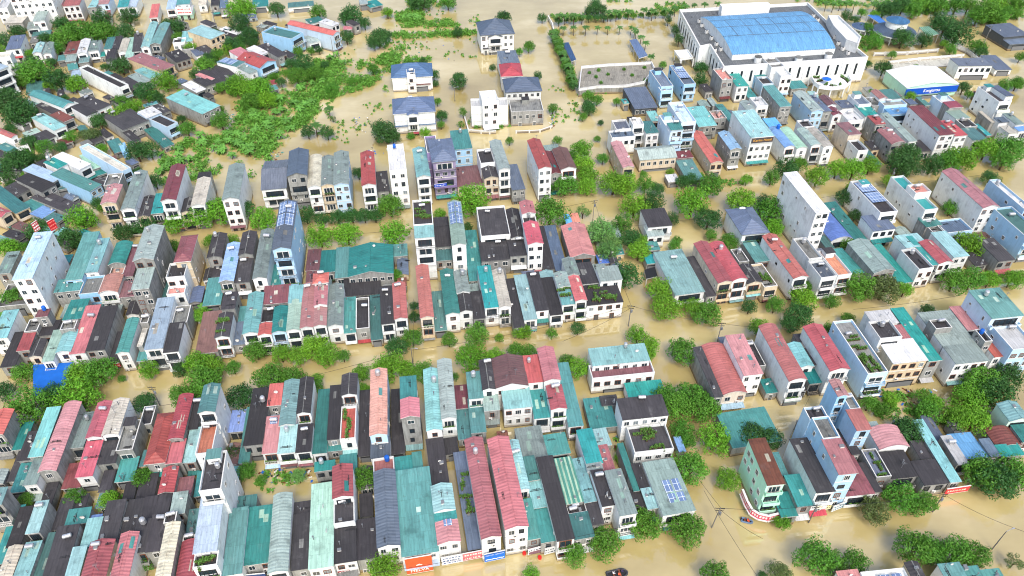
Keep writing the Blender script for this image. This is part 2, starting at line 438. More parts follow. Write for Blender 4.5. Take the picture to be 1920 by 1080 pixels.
# ---------------------------------------------------------------- survey of the town
# each line: front-left, front-right and back-left roof corner (picture units of the sheet named by the @ line),
# roof height above the water, roof form, roof colour, wall colour, extras.  '+' = a wing of the house above.
SURVEY = """
@0 720 3 B
-80 285 15 285 -25 150 12 g p c
68 368 125 362 105 225 5 s t c
100 428 180 420 150 275 6 s k c
70 605 140 600 118 442 4 s t c
40 545 85 540 70 378 3.5 s k c
165 405 240 400 252 140 9 s T c
+ 130 570 225 562 165 410 8 s g w
200 490 320 490 330 110 9.5 b p c
385 360 470 358 455 160 6 s g c T
350 588 445 575 395 455 3.5 s m c
485 300 570 300 540 105 10 g p w T
+ 430 520 530 510 475 315 8 s p w
578 285 665 285 625 90 10.5 g y w
+ 537 450 640 440 565 290 7.5 s k c
650 375 745 370 695 205 9 f c c
+ 655 545 750 540 685 420 4.5 s t c
780 230 850 228 740 130 6 f k c T
820 440 915 440 885 170 9 h p c
950 310 1040 305 1005 65 10 b r c
+ 930 445 1020 437 955 320 8 s r c
1025 440 1100 432 1055 255 7 s T c
+ 1050 250 1110 248 1070 95 8 s k c T
1115 160 1202 155 1140 10 =13.5 g t w W
+ 1095 395 1192 387 1110 225 =9 f o w T
1290 270 1370 265 1300 150 4 s u c
1345 440 1400 435 1375 140 5 s t c
@480 720 3 B
-70 345 35 345 -22 20 8 s k c T
60 120 135 115 72 5 9 s p c
+ 40 385 125 380 55 190 8 s p w Ts
130 230 220 228 150 -15 9.5 g T w
+ 127 385 220 380 132 240 8.5 s T w T
225 165 305 160 240 -28 9.5 g k w
+ 223 380 308 375 227 235 8.5 s k w T
320 395 400 390 335 30 6 s t w
400 305 470 303 415 15 9 s k c
+ 400 375 480 370 400 312 5 s t c
480 60 560 58 485 -50 11 g k w
+ 475 310 560 305 482 125 10 f r w P
580 400 645 395 588 45 4 s k c
650 288 738 280 648 -75 12 g o b W
640 415 765 405 640 310 7 s n w
752 390 830 382 750 40 4 s k c
815 85 905 78 815 -35 =11 s t c
+ 820 190 920 182 820 90 =12 g p c
960 265 1040 252 940 -75 11 g T w T
1050 195 1125 188 1015 -130 12 g g w
1120 140 1195 135 1110 10 6 s m c
+ 1140 310 1212 300 1120 145 5 s t c
1200 80 1280 75 1182 -62 11 s t w
+ 1210 270 1290 265 1200 88 7 s t c
1275 30 1345 25 1255 -130 12.5 g k w
+ 1290 150 1372 145 1275 38 9 s g c T
1345 25 1530 5 1350 -140 12 g m w
+ 1395 140 1560 122 1378 40 10 s T w
@960 720 3 B
120 190 212 185 98 40 8 s t w
90 -5 170 -20 65 -150 12 s r w
190 -15 275 -30 155 -195 13.5 g p w
+ 225 145 308 132 205 15 12 g p w T
315 235 402 225 270 -110 8 s t w
440 245 590 235 415 85 4 s t c
505 120 600 110 500 72 5 s k c
455 -100 775 -140 430 -190 10 s T w T
+ 455 -15 800 -80 455 -95 8 f m w T
660 85 860 45 632 10 5 s t w
625 200 880 170 595 90 12 s k w
+ 690 390 912 360 635 245 9 f k w P
940 385 975 372 912 305 4 s U c
@0 720 3 A
-120 690 10 672 -80 600 12 s T c
-40 1010 30 1000 75 695 4 s t c
35 915 115 908 140 695 6 s k c
+ -10 1085 65 1085 38 918 7 g y w
145 835 230 830 205 665 9 s T c T
+ 70 1110 160 1105 118 895 8.5 s T c T
278 825 370 800 335 655 4 s k c
370 795 500 770 395 715 5 s t c
505 770 570 765 520 740 4 s u c
190 1090 250 1085 255 840 7 s t c
240 1085 360 1080 330 805 8 s k c T
450 920 530 900 480 770 7 s T c
+ 370 1085 445 1080 430 920 8 s T c
550 910 650 900 605 665 7 s k c
670 870 775 855 722 655 6 s k c
783 760 865 750 822 640 6 s k c
868 745 945 735 892 618 6 s k c
455 1100 590 1095 500 890 10 g p e
620 1100 720 1095 668 845 10 g p w
735 950 818 945 768 765 8 s k c T
820 940 905 932 850 742 8.5 s k c T
870 1110 970 1105 925 785 11 g y c
+ 925 782 1000 778 937 720 11.3 f k c T
955 730 1050 720 975 615 8 s g c
892 615 970 605 915 478 6 g p c
995 640 1075 622 1040 530 4 s m c
1020 850 1105 840 1045 715 5 s t c
985 1110 1085 1105 1010 890 9 b r c
+ 1010 888 1095 880 1030 850 8 f k c T
1115 605 1245 590 1145 385 =16 f k w TTW
+ 1095 945 1225 930 1120 610 =11.5 s L w
+ 1085 1035 1225 1015 1095 950 =10.5 f k w P
1275 705 1440 690 1305 640 5 s t c
1240 1070 1360 1060 1275 710 8 s t w
1370 1010 1510 1000 1385 700 7 s t c
@480 720 3 A
75 1060 190 1050 110 625 8 b g w
195 1050 312 1035 205 735 6 s k c
+ 205 732 310 720 210 670 5 s k c
315 1040 440 1025 330 560 8 s G w
+ 330 485 445 480 335 440 6 s t c T
430 645 545 625 430 470 11 g p w
+ 432 790 560 772 430 648 9 f k w T
+ 440 1010 565 992 435 792 7 s k w
567 990 682 975 565 765 6 s k c
690 920 805 900 660 500 9 g n w
+ 660 498 775 485 650 420 7 f p w T
825 965 1025 930 790 500 =6.2 s t w
790 495 885 482 785 415 4 s t c
887 490 940 475 885 390 5 s t c
1000 720 1120 700 985 580 9 g T w
+ 1005 770 1130 750 1002 725 8 s t w
+ 1025 900 1150 880 1010 785 8 g p w s
990 575 1085 545 930 330 6 s k c
1192 925 1268 915 1080 400 4 s n c P
1265 870 1378 852 1150 320 =9 g r w
1402 815 1520 798 1297 315 =10.3 g p w
@960 720 3 A
45 600 102 582 -20 330 8 b T w T
80 545 162 535 55 412 7 s t c
110 695 205 685 95 552 6 s T c
90 870 160 860 62 655 6 s t c
165 890 240 882 140 705 5.5 s t c
60 430 210 412 -10 260 6 s g c
245 880 345 858 140 425 8 s k w
200 400 330 385 170 292 6 s t c
405 670 485 655 325 425 6.5 s T c
305 670 405 655 220 430 7 s Z c
+ 320 735 430 715 308 675 6 f k c TT
342 875 462 850 325 740 6 s t c
445 795 522 775 425 675 6 s k c
412 455 495 440 345 270 8 s t w
+ 420 490 502 475 412 457 7.8 s g w
470 355 560 340 430 262 6 s T c
525 485 580 475 465 355 6 s r c
505 690 582 675 440 490 9 s k w
600 745 702 725 530 490 =8.7 s g w
685 600 715 590 590 345 6 s t c
720 590 765 580 655 460 6 s k c
690 690 738 680 670 605 5 s k c
770 700 828 690 720 595 6 s T c
842 735 1035 718 705 440 7 s g w S
1238 352 1520 318 1178 165 =3.6 s t c
@1440 720 3 L
0 575 85 545 -130 330 =12 s B t W
170 690 252 670 95 525 7 s t c
80 745 165 735 120 610 5 s t c
75 515 112 505 20 395 5 s t c
270 620 357 600 120 315 =8.5 s k w
410 510 495 490 320 320 =13.5 s p b W
+ 320 315 405 292 238 195 =14 f c b
+ 240 210 340 185 180 140 =13.2 f k b T
450 640 577 610 385 310 6 s m w
595 610 630 600 500 450 6 s k c
470 400 520 390 405 255 6 s k c
510 265 580 245 455 155 14 s p b W
+ 455 150 520 130 400 60 14 f c b T
+ 395 70 460 58 350 -15 17 g p b
630 370 790 345 560 260 7 b p w
620 530 690 515 545 370 7 f n c P
700 530 852 510 640 390 6 s k c
870 570 1030 548 830 440 6 s k c
1000 550 1088 540 820 210 6 s T c
860 425 930 405 820 330 5 s k c
1070 450 1118 440 985 300 6 s w c T
1110 425 1235 405 1050 285 5 s U c
1250 410 1312 395 1175 320 6 s n c
1300 370 1420 330 1245 270 5 b B c
1310 412 1440 390 1300 350 6 s t c
1360 210 1470 195 1290 115 8 g T t
1430 330 1500 312 1380 240 6 s t c
420 1140 530 1130 415 1055 7 s p w
560 1120 800 1115 535 1045 8 f w w S
830 1110 892 1100 775 1010 9 g k e
1010 1120 1130 1108 940 1020 8 s t w
1125 1110 1222 1105 1060 1035 7 s t w
1230 1110 1335 1100 1205 1050 7 s t w
@960 360 3 K
1185 1145 1320 1125 1090 870 =6 b p e
1140 1150 1183 1142 1045 880 8.5 s k c
1305 1030 1402 1015 1210 815 11 s p w
@1440 360 3 K
-75 985 -10 975 -125 835 7 f k c T
120 1065 217 1050 -15 755 12 b p w
230 980 320 965 125 805 7 s k c
180 990 272 972 120 860 8 g T w
235 1080 302 1065 195 1000 5 s t c
350 1010 457 990 230 760 12 g p w
570 1035 672 1000 385 735 =9.5 f c b PW
705 965 888 940 625 850 12 s w e
+ 635 830 755 808 590 730 15 f k w T
+ 590 745 730 735 505 680 12 s w w
+ 740 835 825 822 720 755 11 s p w
900 950 978 935 700 665 11 s t c
1060 970 1255 938 1020 875 11 s g w
+ 985 870 1170 842 850 690 11 s g w
+ 945 770 1040 762 908 718 13.5 f k c T
1130 775 1178 765 1005 655 11 s r w
+ 1262 930 1318 920 1210 855 10 s r w
+ 1200 850 1275 832 1140 780 14 f k c T
1265 710 1440 690 1140 560 =14 s t b W
+ 1380 890 1520 870 1290 735 =11.5 f w b T
@960 360 3 J
915 570 1092 560 805 340 =5 s T w T
1092 585 1150 575 1010 370 6 s k c
1160 515 1238 500 1050 290 11 g p e
1240 500 1322 488 1140 290 11 b p w
1325 520 1415 500 1290 420 9 g k e
+ 1280 400 1335 385 1235 325 8 f c c T
1370 395 1442 380 1285 275 6 s t c
1415 545 1492 520 1370 410 8 f c e P
@1440 360 3 J
150 490 222 470 5 250 11 g p w
305 490 387 465 245 395 11 f n w
+ 240 390 300 355 170 270 11 f c w T
395 475 472 455 310 330 11 f o w
330 320 382 310 250 260 5 s t c
480 470 532 450 385 325 6 s t c
275 120 347 100 90 -95 =17 s w w W
350 280 470 255 325 85 6 b u w
490 270 557 260 345 65 5 s t c
600 460 712 435 490 285 10 g g c
740 515 812 495 615 305 4 s t c
640 125 727 100 505 -60 13 f k w S
600 225 712 195 550 145 9 s n w
855 440 928 420 780 325 10 f k w T
+ 780 320 900 295 715 252 10 s T w
930 410 952 402 805 255 10 s t c
965 405 1037 390 860 285 10.5 g p w
1050 370 1128 350 945 235 10 s T w
+ 940 240 985 215 850 165 9 f c c T
890 195 975 180 850 150 9 s t c
1010 235 1152 210 975 160 6 f n b
1300 390 1388 375 1225 270 8 s k c
1215 95 1292 75 1015 -115 14 g p w W
1460 260 1560 240 1300 90 13 f t b W
@0 360 3 C
-60 840 45 800 0 690 9 s T w
0 985 87 970 70 800 6 s k c
90 890 182 885 130 790 8 s p c
+ 140 785 217 780 170 715 9 f c c T
+ 185 705 267 700 200 665 12 s m c
140 930 227 920 185 838 7 g k e
+ 225 810 312 800 262 728 7 s k c
235 950 312 945 280 785 8 s G w
310 905 397 895 350 785 9 g T w
+ 325 775 412 770 345 725 11 f c c T
+ 355 720 460 715 420 605 9 s t c
395 905 477 900 510 645 9 s p w T
480 890 577 880 595 650 9 s k c
620 950 657 945 680 790 4 s k c
655 905 747 900 720 715 9 g t w
770 870 802 865 800 770 7 s y c
+ 765 950 832 945 770 880 4 s t c
770 740 832 735 790 690 8 f c c T
810 880 912 873 885 605 11 s L w W
920 900 1002 890 950 745 10 s k w
+ 960 740 1052 735 985 640 9 f c c T
1095 915 1212 885 1150 690 6 s B c
1215 820 1292 810 1235 690 10 g k w P
+ 1250 665 1332 652 1265 570 10 s k c T
1330 730 1372 725 1355 650 5 s t c
1310 860 1372 850 1320 740 5 s n c
@480 360 3 C
-70 800 8 790 -25 575 9 g T w
35 640 180 608 85 540 8 s m c
20 735 95 730 35 650 8 f k c T
+ 18 805 87 800 25 745 9 g r w
90 790 167 785 110 650 9 g t b
170 780 247 775 190 615 9 g G w
+ 188 622 260 618 205 530 9.5 s T c
250 765 322 760 265 520 9.5 g r w T
322 755 392 750 328 640 9.5 g p w
+ 325 638 402 633 328 515 11 g p w T
+ 325 510 402 505 330 462 13 h p w
400 755 487 750 415 525 9 g g w
495 790 562 785 505 600 6 s t w
560 770 637 765 560 595 7 f k c T
648 830 712 820 650 590 4 s t c
705 740 777 730 700 540 9 s k w T
780 715 852 710 775 515 9.5 g p w
925 710 1002 700 905 420 11 g o e
1005 780 1070 770 985 570 4 s t c
1070 690 1147 680 1045 445 9.5 g t w T
1140 675 1222 665 1125 575 9 g k w
+ 1130 570 1202 560 1120 450 10 g g w T
1220 715 1292 700 1205 570 7 s k c
1285 650 1362 640 1255 425 10 s t w T
1370 650 1442 640 1335 445 9.5 g y w T
@960 360 3 C
5 760 70 748 -40 500 6 s k c
70 715 137 708 25 475 7 s T w
140 665 207 655 95 460 8 s k w T
215 690 282 680 175 490 7 s k w
265 540 337 530 245 460 10 g g w
+ 280 635 352 625 265 543 9 s T w P
355 615 427 605 330 480 10 g p w
+ 310 470 382 460 290 380 9 g g w
420 645 622 605 410 540 8 s k w P
+ 395 520 490 510 365 400 8.5 s k w
+ 495 500 622 490 485 425 11 s g w
@0 360 3 D
-20 460 57 450 40 345 8 s g c
-20 645 150 635 -10 520 5 f c c PP
65 490 180 478 175 240 =15.5 s L w W
365 490 470 485 440 238 10 s t b
+ 305 560 440 555 330 495 8 s t c
470 450 548 445 540 270 10 s T w T
+ 440 580 550 562 470 480 8 f c b
610 410 702 405 650 290 8 b t c
+ 610 470 692 460 620 415 7 f o c
+ 560 570 667 560 605 475 8 b o w
690 475 747 465 750 305 7 s m c T
+ 665 590 757 585 695 505 6 s m c
750 385 862 380 805 200 =14 g g c W
+ 738 545 837 540 765 435 =11.5 s g c
890 595 932 590 910 500 4 s t c
985 390 1067 385 1030 250 13 h m e W
+ 930 480 1037 475 935 400 11 f k w
+ 935 575 1037 570 937 530 8 f o w
1140 635 1242 630 1165 490 4 s t c
1165 370 1247 365 1200 240 8 g k c T
1230 505 1312 500 1270 295 9 g U c
1345 355 1422 350 1375 230 10 g k c
+ 1315 510 1402 500 1335 385 8 s k c T
@480 360 3 D
-20 490 57 482 25 220 10 g g w T
85 540 147 535 90 410 4 s t c
90 322 195 318 130 60 =16.5 g n b SW
280 445 357 440 285 325 4.5 s m c
280 510 357 505 278 450 4.3 s m c
358 455 442 450 355 330 5 s t c
445 480 522 475 440 320 5 s t c
520 475 772 460 520 315 7 g t c
775 360 852 355 770 300 5 s t c
490 580 700 572 490 490 4 s k c
893 258 1002 250 885 190 =16 s T w W
+ 885 185 998 178 878 45 =16.6 f k w PT
1010 305 1097 300 1000 150 7 s k c
+ 1015 385 1107 380 1010 315 5 s t c
1100 300 1182 295 1075 60 14 g G w SW
1200 495 1272 490 1175 225 4 s t c
1265 250 1427 238 1240 85 10 f k w T
+ 1275 385 1440 375 1265 280 7 s k c T
@960 360 3 D
0 260 62 250 -30 105 9 g k w
+ -20 365 80 355 -10 270 8 s k c T
95 300 172 285 75 180 14 g p w
+ 70 175 140 165 60 130 13 f k w T
+ 60 125 132 118 40 60 14 g p w
250 440 312 430 190 200 4 s n c
305 180 337 175 305 128 4 s U c
342 172 384 165 340 125 4 s o c
330 370 467 355 280 195 6 g p c
180 430 240 425 155 200 4 s k c
490 410 547 395 480 360 3 s u c
765 195 902 185 715 105 8 s k w
+ 765 250 857 240 755 200 6 s g w T
770 330 832 320 765 285 4 s t c
760 405 812 395 760 360 4 s t c
1300 242 1440 220 1205 105 9 h n w
@0 360 3 E
565 70 652 60 590 -30 11 g p e
+ 580 -35 670 -45 600 -100 10 f c c T
680 100 762 95 745 -110 10 g g w
770 140 847 135 800 30 7 g k e
840 120 917 115 865 15 7 s t c
905 50 992 45 958 -145 12 g m w
1015 115 1077 110 1040 40 7 g k e
1080 80 1152 70 1112 -70 9 g y w
+ 1110 -75 1180 -80 1125 -110 8 s k c
1250 45 1342 40 1310 -150 12 g g w
@480 0 3 E
30 1075 170 1050 10 920 8 x n w
175 990 287 985 195 850 13 g n c
290 1055 367 1050 305 880 11 b y w
362 1045 437 1040 375 885 11 g g e
438 1040 522 1035 450 860 12 g g b
595 1045 672 1040 600 860 11 g p w
685 1075 747 1070 690 970 6 s k c
750 960 847 950 742 815 15 f w w TW
905 1000 982 990 895 840 11 g T w T
995 910 1117 900 975 790 15 h n v
+ 960 860 1030 855 957 765 14 f n v
1115 840 1217 830 1055 745 9 s t b T
1140 1050 1272 1035 1135 945 5 s m e
1265 920 1347 910 1255 840 11 f k w T
+ 1290 1010 1362 990 1280 945 9 g k e
1365 960 1432 945 1325 800 12 g g w
@960 0 3 E
0 1075 72 1050 -10 940 6 s n c
150 950 217 945 100 790 13 g p w W
215 985 277 975 195 860 8 g m c
275 955 362 945 255 840 9 g B w
190 850 267 840 185 820 8 s g c
@480 0 3 V free
765 440 990 425 770 370 8 h N w
+ 848 425 897 421 846 385 10.5 f w w T
+ 868 482 982 474 866 455 3.8 s B w
775 640 1005 625 770 560 =8.3 h N w
+ 848 575 890 571 846 545 13 f w w T
+ 850 650 912 645 846 600 10.6 g N w
+ 782 715 1012 697 778 668 4 s N w
1265 200 1450 185 1250 128 =9 h n w
+ 1308 212 1385 205 1302 165 10.4 g n w
+ 1278 275 1330 270 1262 215 4 s k w
@860 60 5.4 V free
430 320 620 305 390 205 10 s n w T
+ 435 450 640 440 425 330 9 h r w
480 610 835 590 455 480 8 h n w
125 755 500 740 120 675 =9 f w w T
+ 240 710 405 690 225 600 =12 f w w
530 810 860 790 515 690 8 f c c
@960 0 3 I
690 610 820 600 650 500 5 s n k
840 490 907 480 770 395 11 f n b W
+ 838 512 907 505 825 490 10 f n b
970 480 1032 465 890 370 11 f n b SW
@1120 180 6 I
290 810 412 795 160 530 10 g p e W
165 475 430 445 130 395 10 f n w T
+ 215 380 370 360 160 275 10 f n w
410 330 532 312 400 250 13 f w w T
+ 545 430 692 415 535 285 10 s t w
820 420 967 400 700 215 14 f w b W
+ 830 388 967 372 795 312 15.5 s t b
+ 945 300 1112 280 860 70 17 f b b T
480 720 892 690 400 590 =5 x g e
1010 950 1197 930 880 740 4 s t c
890 700 1082 688 885 630 4 s m c
800 970 925 955 765 895 3 s w c
1280 760 1412 740 1095 415 =6 g p e W
@1320 100 6 I
-60 820 140 805 -120 610 8 s T c
+ 290 820 370 770 160 590 8 s t c
+ 140 750 270 710 80 660 9 f o c T
530 940 792 920 360 660 =12 s T w W
300 1090 420 1070 165 900 =8.5 g U c W
205 300 332 288 150 170 13 f o c W
370 370 502 360 310 225 10 s t w W
520 520 602 492 470 335 4 s t c
580 262 702 250 540 215 8.5 s t b
+ 660 345 787 335 600 265 9 f k b T
870 260 992 245 800 150 13 f w w W
+ 770 170 900 135 690 60 15 f c w T
860 600 982 580 700 380 11 s t c W
600 600 722 575 530 500 9 f w w T
480 645 582 632 410 550 9 b g w
985 400 1162 385 985 320 5 s t c
1215 660 1347 640 1050 445 12 g g b W
910 1060 1022 1050 770 840 10 b U w
1050 1075 1162 1060 900 850 10 b G w
1210 1040 1322 1030 1085 850 11 b g w
+ 1120 840 1230 810 1085 760 11.5 f k w T
740 840 862 800 720 750 7 s U c
@1520 140 6 I
150 820 252 800 0 620 11 b y w
150 440 212 400 30 240 11 s n c
190 350 292 338 110 250 10 g m w
+ 262 460 377 443 215 380 10 g m w
365 390 482 360 320 300 8 s n w
400 520 602 500 370 400 10 f w w T
430 690 562 668 260 550 11 s m e W
+ 540 860 647 840 440 740 9 f k w
550 340 682 322 450 225 11 f n w T
+ 620 470 762 450 560 345 9 s t w
700 360 822 340 650 260 9 f c c T
780 285 852 255 710 195 10 g r w
+ 880 275 1022 262 810 175 10 s t w
+ 830 350 1092 330 800 292 11 f c b T
890 445 1142 430 835 362 9 s U b
740 570 832 540 650 480 11 s p c T
+ 920 790 1062 760 800 630 11 b p c W
1110 750 1192 730 800 450 9 s g w
720 1010 802 1000 600 760 4 s t c
1290 350 1342 338 1150 265 6 s t c
1120 340 1202 330 1060 280 6 s n c
@1680 140 6 I
590 380 742 350 420 240 10 f w b T
+ 610 382 742 352 580 318 10.6 s m c
500 680 647 655 205 370 14 s m w W
+ 680 690 802 673 510 530 13 s p w
680 510 822 480 535 420 9 s G w
790 600 922 570 700 510 9 f k c T
870 740 1022 720 790 610 8 s t w
1020 690 1062 670 910 570 8 s t c
1170 310 1302 290 1000 130 14 f k w W
+ 1240 250 1322 238 1060 130 15.5 s n w
1080 540 1112 522 920 430 8 s y c
1150 540 1282 528 1100 490 9 s n w
1340 565 1442 550 1220 445 10 s g w
1280 670 1362 650 1140 590 8 s y w
1390 640 1502 620 1340 600 9 s u w
1150 420 1282 400 1050 350 9 f w w
@1680 300 6 J
330 565 477 543 10 180 14 f t w W
+ 225 375 402 353 165 275 16.5 f o w
340 760 452 742 250 670 9 s t c
1330 540 1422 528 1000 260 10 f m w
1450 560 1560 540 1170 210 15 f w b TW
@1440 0 3 I
780 495 1072 470 685 398 =5.6 g w t
@1680 0 6 V free
720 760 1072 730 650 668 8 s n w
1215 415 1500 390 1000 290 6 s n k
+ 1285 505 1500 480 1215 450 4 s n k
1130 790 1295 770 1010 640 4 s n w
@0 0 6 Q free
90 -60 545 -80 150 -200 =15 f w w W
370 245 502 240 330 112 10 s g w
+ 300 320 430 312 290 255 7 s g w
350 430 560 405 385 365 3 s t c
-40 95 77 90 -20 -60 12 f w w
40 260 250 250 130 180 7 s y c
705 65 887 60 715 -20 =8.5 s r w
555 65 700 62 535 0 8 s p c
990 90 1082 85 1020 0 10 s T c
1090 45 1215 40 1130 -40 10 s p b
1320 80 1440 72 1330 -20 9 s t w
1180 215 1245 208 1160 130 6 s r w
60 555 225 540 110 415 10 s n w
365 600 457 595 375 490 8 g T w
480 610 572 602 485 490 9 g g w
720 605 852 600 735 480 7 s B c
+ 735 690 850 682 735 612 6 s g c
865 605 972 597 875 455 9 g w w
+ 885 715 1002 700 893 645 6 s T c
985 580 1107 572 985 460 8 s g w
1165 550 1252 545 1185 430 8 s t w
+ 1185 680 1282 675 1170 560 7 s k c
1255 555 1332 550 1275 420 7 s k c
1330 590 1415 585 1345 445 7.5 g y w
1350 985 1442 945 930 745 11 f k w
-80 830 75 740 -160 760 =12 s L w W
-60 650 110 640 -60 590 =13 f y w
650 690 742 680 640 625 4 s t c
770 790 882 770 750 730 5 s t c
800 860 912 850 790 790 4 s L c
1120 640 1182 630 1115 595 4 s t c
620 560 692 545 590 490 4 s t c
290 1060 480 1000 420 935 4 s t c
@240 0 6 Q free
1080 460 1172 430 1080 392 4 s t c
-30 660 60 650 -10 420 7 s G w
45 575 142 565 60 390 8 s k w T
145 535 237 530 200 260 11 g T w
+ 250 500 362 498 300 270 11 g T c
600 470 722 460 598 362 7 s T w
500 480 640 470 510 430 8 f k w T
600 565 742 540 590 505 7 f c c PP
540 700 702 650 420 608 7 s k c
770 640 862 610 740 560 6 s n w
870 620 982 580 785 540 6 s k c
930 440 1077 365 700 350 11 s T e
1230 400 1302 365 1050 318 5 s w w
1190 430 1232 402 1080 350 5 s k c
1230 760 1312 700 1040 680 9 s t w S
1330 690 1460 640 1150 580 9.5 s p w
1370 830 1450 790 1230 750 8 s g w
985 960 1232 850 870 800 6 s k c
920 905 967 880 770 845 7 s p c
770 1040 872 995 620 955 7 s w c
870 980 985 938 730 895 7 s k c
365 800 512 722 55 655 9 s p e
255 885 377 825 120 790 7 s T w
150 940 282 890 -10 865 6.5 s g c
30 1010 152 940 -70 905 6 s k c
-40 80 90 75 -20 -30 8 s b w
240 195 330 190 230 60 7 s p w
430 100 530 95 425 0 8 s L w
545 50 690 45 530 -20 8 s t w
550 160 725 150 545 80 5 s w t
790 50 880 45 780 -30 7 s y w
930 60 1020 55 920 -20 8 s k c
1030 90 1115 85 1020 0 8 s n c
1290 210 1450 180 1290 165 3 s w b
@0 180 6 Q free
710 135 827 75 370 -30 8.5 g t w
590 200 712 150 400 112 6 s k c
+ 720 300 832 250 580 205 7 s B c
610 400 747 345 345 240 7 s T w T
975 235 1102 180 820 110 8 s k w
1110 175 1242 100 905 20 8 s k w T
430 535 627 445 330 470 5 s k w
300 460 452 395 268 420 5 s G c
130 475 187 440 -60 320 9 g p w
+ 190 590 312 540 150 500 6 f y w
100 650 202 600 -20 560 5 s t c
680 560 817 507 660 505 2.5 s m c
470 1080 612 985 260 915 9 s k c
+ 595 965 707 890 310 820 9.5 s L c
650 820 752 760 520 745 10 s t w T
+ 1010 1070 1127 985 670 850 10 s t b
900 840 1017 770 640 660 9 s w w
1010 830 1132 790 890 680 6 s G c
1370 850 1470 800 915 560 12 f y b W
-80 700 62 690 -100 600 4 s k c
1290 640 1422 600 1200 520 4 s t c
1400 700 1472 690 1230 560 4.2 s U c
1090 900 1202 860 1060 840 4 s t c
@240 180 6 Q free
-45 400 230 275 -245 195 8 s k c T
60 510 140 480 -60 420 7 s k c
440 350 557 290 125 185 9 f k b
+ 210 250 370 180 125 185 9.6 s w b
400 580 512 530 245 370 3.5 s t c
840 200 1022 95 490 10 9 s T c T
190 130 332 80 180 105 5 s t c
400 200 482 170 280 110 5 s k c
@480 0 6 Q free
-40 80 137 65 -40 0 5 s t w
360 90 652 70 350 30 4 s t w
400 440 525 360 85 350 13 f t b WT
870 400 932 355 415 245 12 g p b W
600 490 722 460 530 420 7 s g w
610 270 762 230 560 225 6 s t w
860 300 922 255 750 240 8 s w w
980 340 1082 330 1000 300 5 s p c
1100 290 1172 270 990 250 7 s k c
250 640 342 600 60 515 8 s k c T
60 620 137 575 -60 540 8 s w w
50 770 212 680 -160 650 9 g p b
1290 90 1422 50 1240 30 4 s t c
1170 50 1260 40 1160 -10 5 s g c
150 1035 252 1000 120 940 3.5 s t c
160 960 237 940 150 915 4 s r c
@0 300 6 Q free
170 595 322 520 -180 290 7 s t e
30 650 107 575 -70 500 8 g p e
180 420 340 300 80 320 7 s k c
350 590 490 500 290 490 4 s t c
480 660 610 560 370 600 4.2 s U c
640 710 750 640 490 660 4.4 s t c
780 600 905 500 470 380 5 s k c
620 345 800 310 620 290 5 s t c
"""
ROW_TEXT = {
    'A': "in the row along the bottom street", 'B': "in the row south of the middle street",
    'C': "in the row north of the middle street", 'D': "behind the middle street's north row",
    'E': "in the row along the upper lane", 'Q': "in the crowded upper left quarter",
    'V': "on the flooded open plots", 'I': "in the blocks below the blue-roofed hall",
    'J': "in the right block above the middle street", 'K': "in the right block below the middle street",
    'L': "in the bottom right street row",
}
ROOF_WORD = {'t': 'teal', 'T': 'pale teal', 'g': 'grey-green', 'G': 'mint', 'p': 'pink-red', 'r': 'red', 'm': 'maroon',
             'k': 'black', 'c': 'concrete', 'n': 'slate-grey', 'N': 'navy-blue', 'u': 'bright-blue', 'U': 'light-blue',
             'L': 'pale-blue', 'o': 'orange', 'w': 'white', 'y': 'beige', 'B': 'brown', 'Z': 'green-striped', 'b': 'pale-blue'}
KIND_WORD = {'g': 'gabled', 's': 'sheet', 'f': 'flat', 'b': 'barrel', 'h': 'hipped', 'x': 'long-ridged'}
WALL_WORD = {'w': 'white', 'b': 'pale-blue', 'c': 'grey', 'e': 'cream', 'v': 'violet', 't': 'mint', 'k': 'dark', 'l': 'blue'}
ROOF['b'] = ROOF['L']; ROOF_ACROSS['b'] = ROOF_ACROSS['L']
# ---------------------------------------------------------------- reading the survey
RNG = random.Random(7)
class Sec: pass
HSCALE = {'A': 0.85, 'B': 0.72, 'C': 0.76, 'D': 0.82, 'E': 1.0, 'Q': 0.66, 'V': 0.78, 'I': 0.74, 'J': 0.74, 'K': 0.78, 'L': 0.76}   # most roofs stand this much lower above the flood than first judged
def read_survey():
    houses, rows = [], {}
    tx = ty = 0; sc = 3.0; row = ''; free = False
    for ln in SURVEY.strip().splitlines():
        w = ln.split()
        if not w: continue
        if w[0][0] == '@':
            tx, ty, sc, row = float(w[0][1:]), float(w[1]), float(w[2]), w[3]
            free = len(w) > 4
            continue
        wing = w[0] == '+'
        if wing: w = w[1:]
        absolute = w[6][0] == '='                       # '=' marks a height measured on its own facade
        n = [float(x.lstrip('=')) for x in w[:7]]
        s = Sec()
        s.kind, s.roof, s.wall = w[7], w[8], w[9]
        s.h = n[6] if absolute else max(2.4, n[6] * HSCALE[row])
        s.flags = w[10] if len(w) > 10 else ''
        s.row, s.free, s.wing = row, free, wing
        q = [pixel_to_world(tx + n[2 * k] / sc, ty + n[2 * k + 1] / sc, s.h) for k in range(3)]
        s.FL, s.FR, s.BL = [np.array((p.x, p.y)) for p in q]
        s.px = (tx + (n[0] + n[2]) / 2 / sc, ty + (n[1] + n[3]) / 2 / sc)
        if wing: houses[-1].append(s)
        else: houses.append([s])
        rows.setdefault(row, []).append(s)
    return houses, rows
HOUSES, ROWS = read_survey()
def unit(v): return v / max(1e-9, np.hypot(*v))
def ortho(a, b):
    """turn a (front) and b (depth) by the same angle until they meet at a right angle"""
    ta, tb = math.atan2(a[1], a[0]), math.atan2(b[1], b[0])
    d = (tb - ta + math.pi) % (2 * math.pi) - math.pi
    e = (d - math.pi / 2) / 2
    return np.array((math.cos(ta + e), math.sin(ta + e))), np.array((math.cos(tb - e), math.sin(tb - e)))
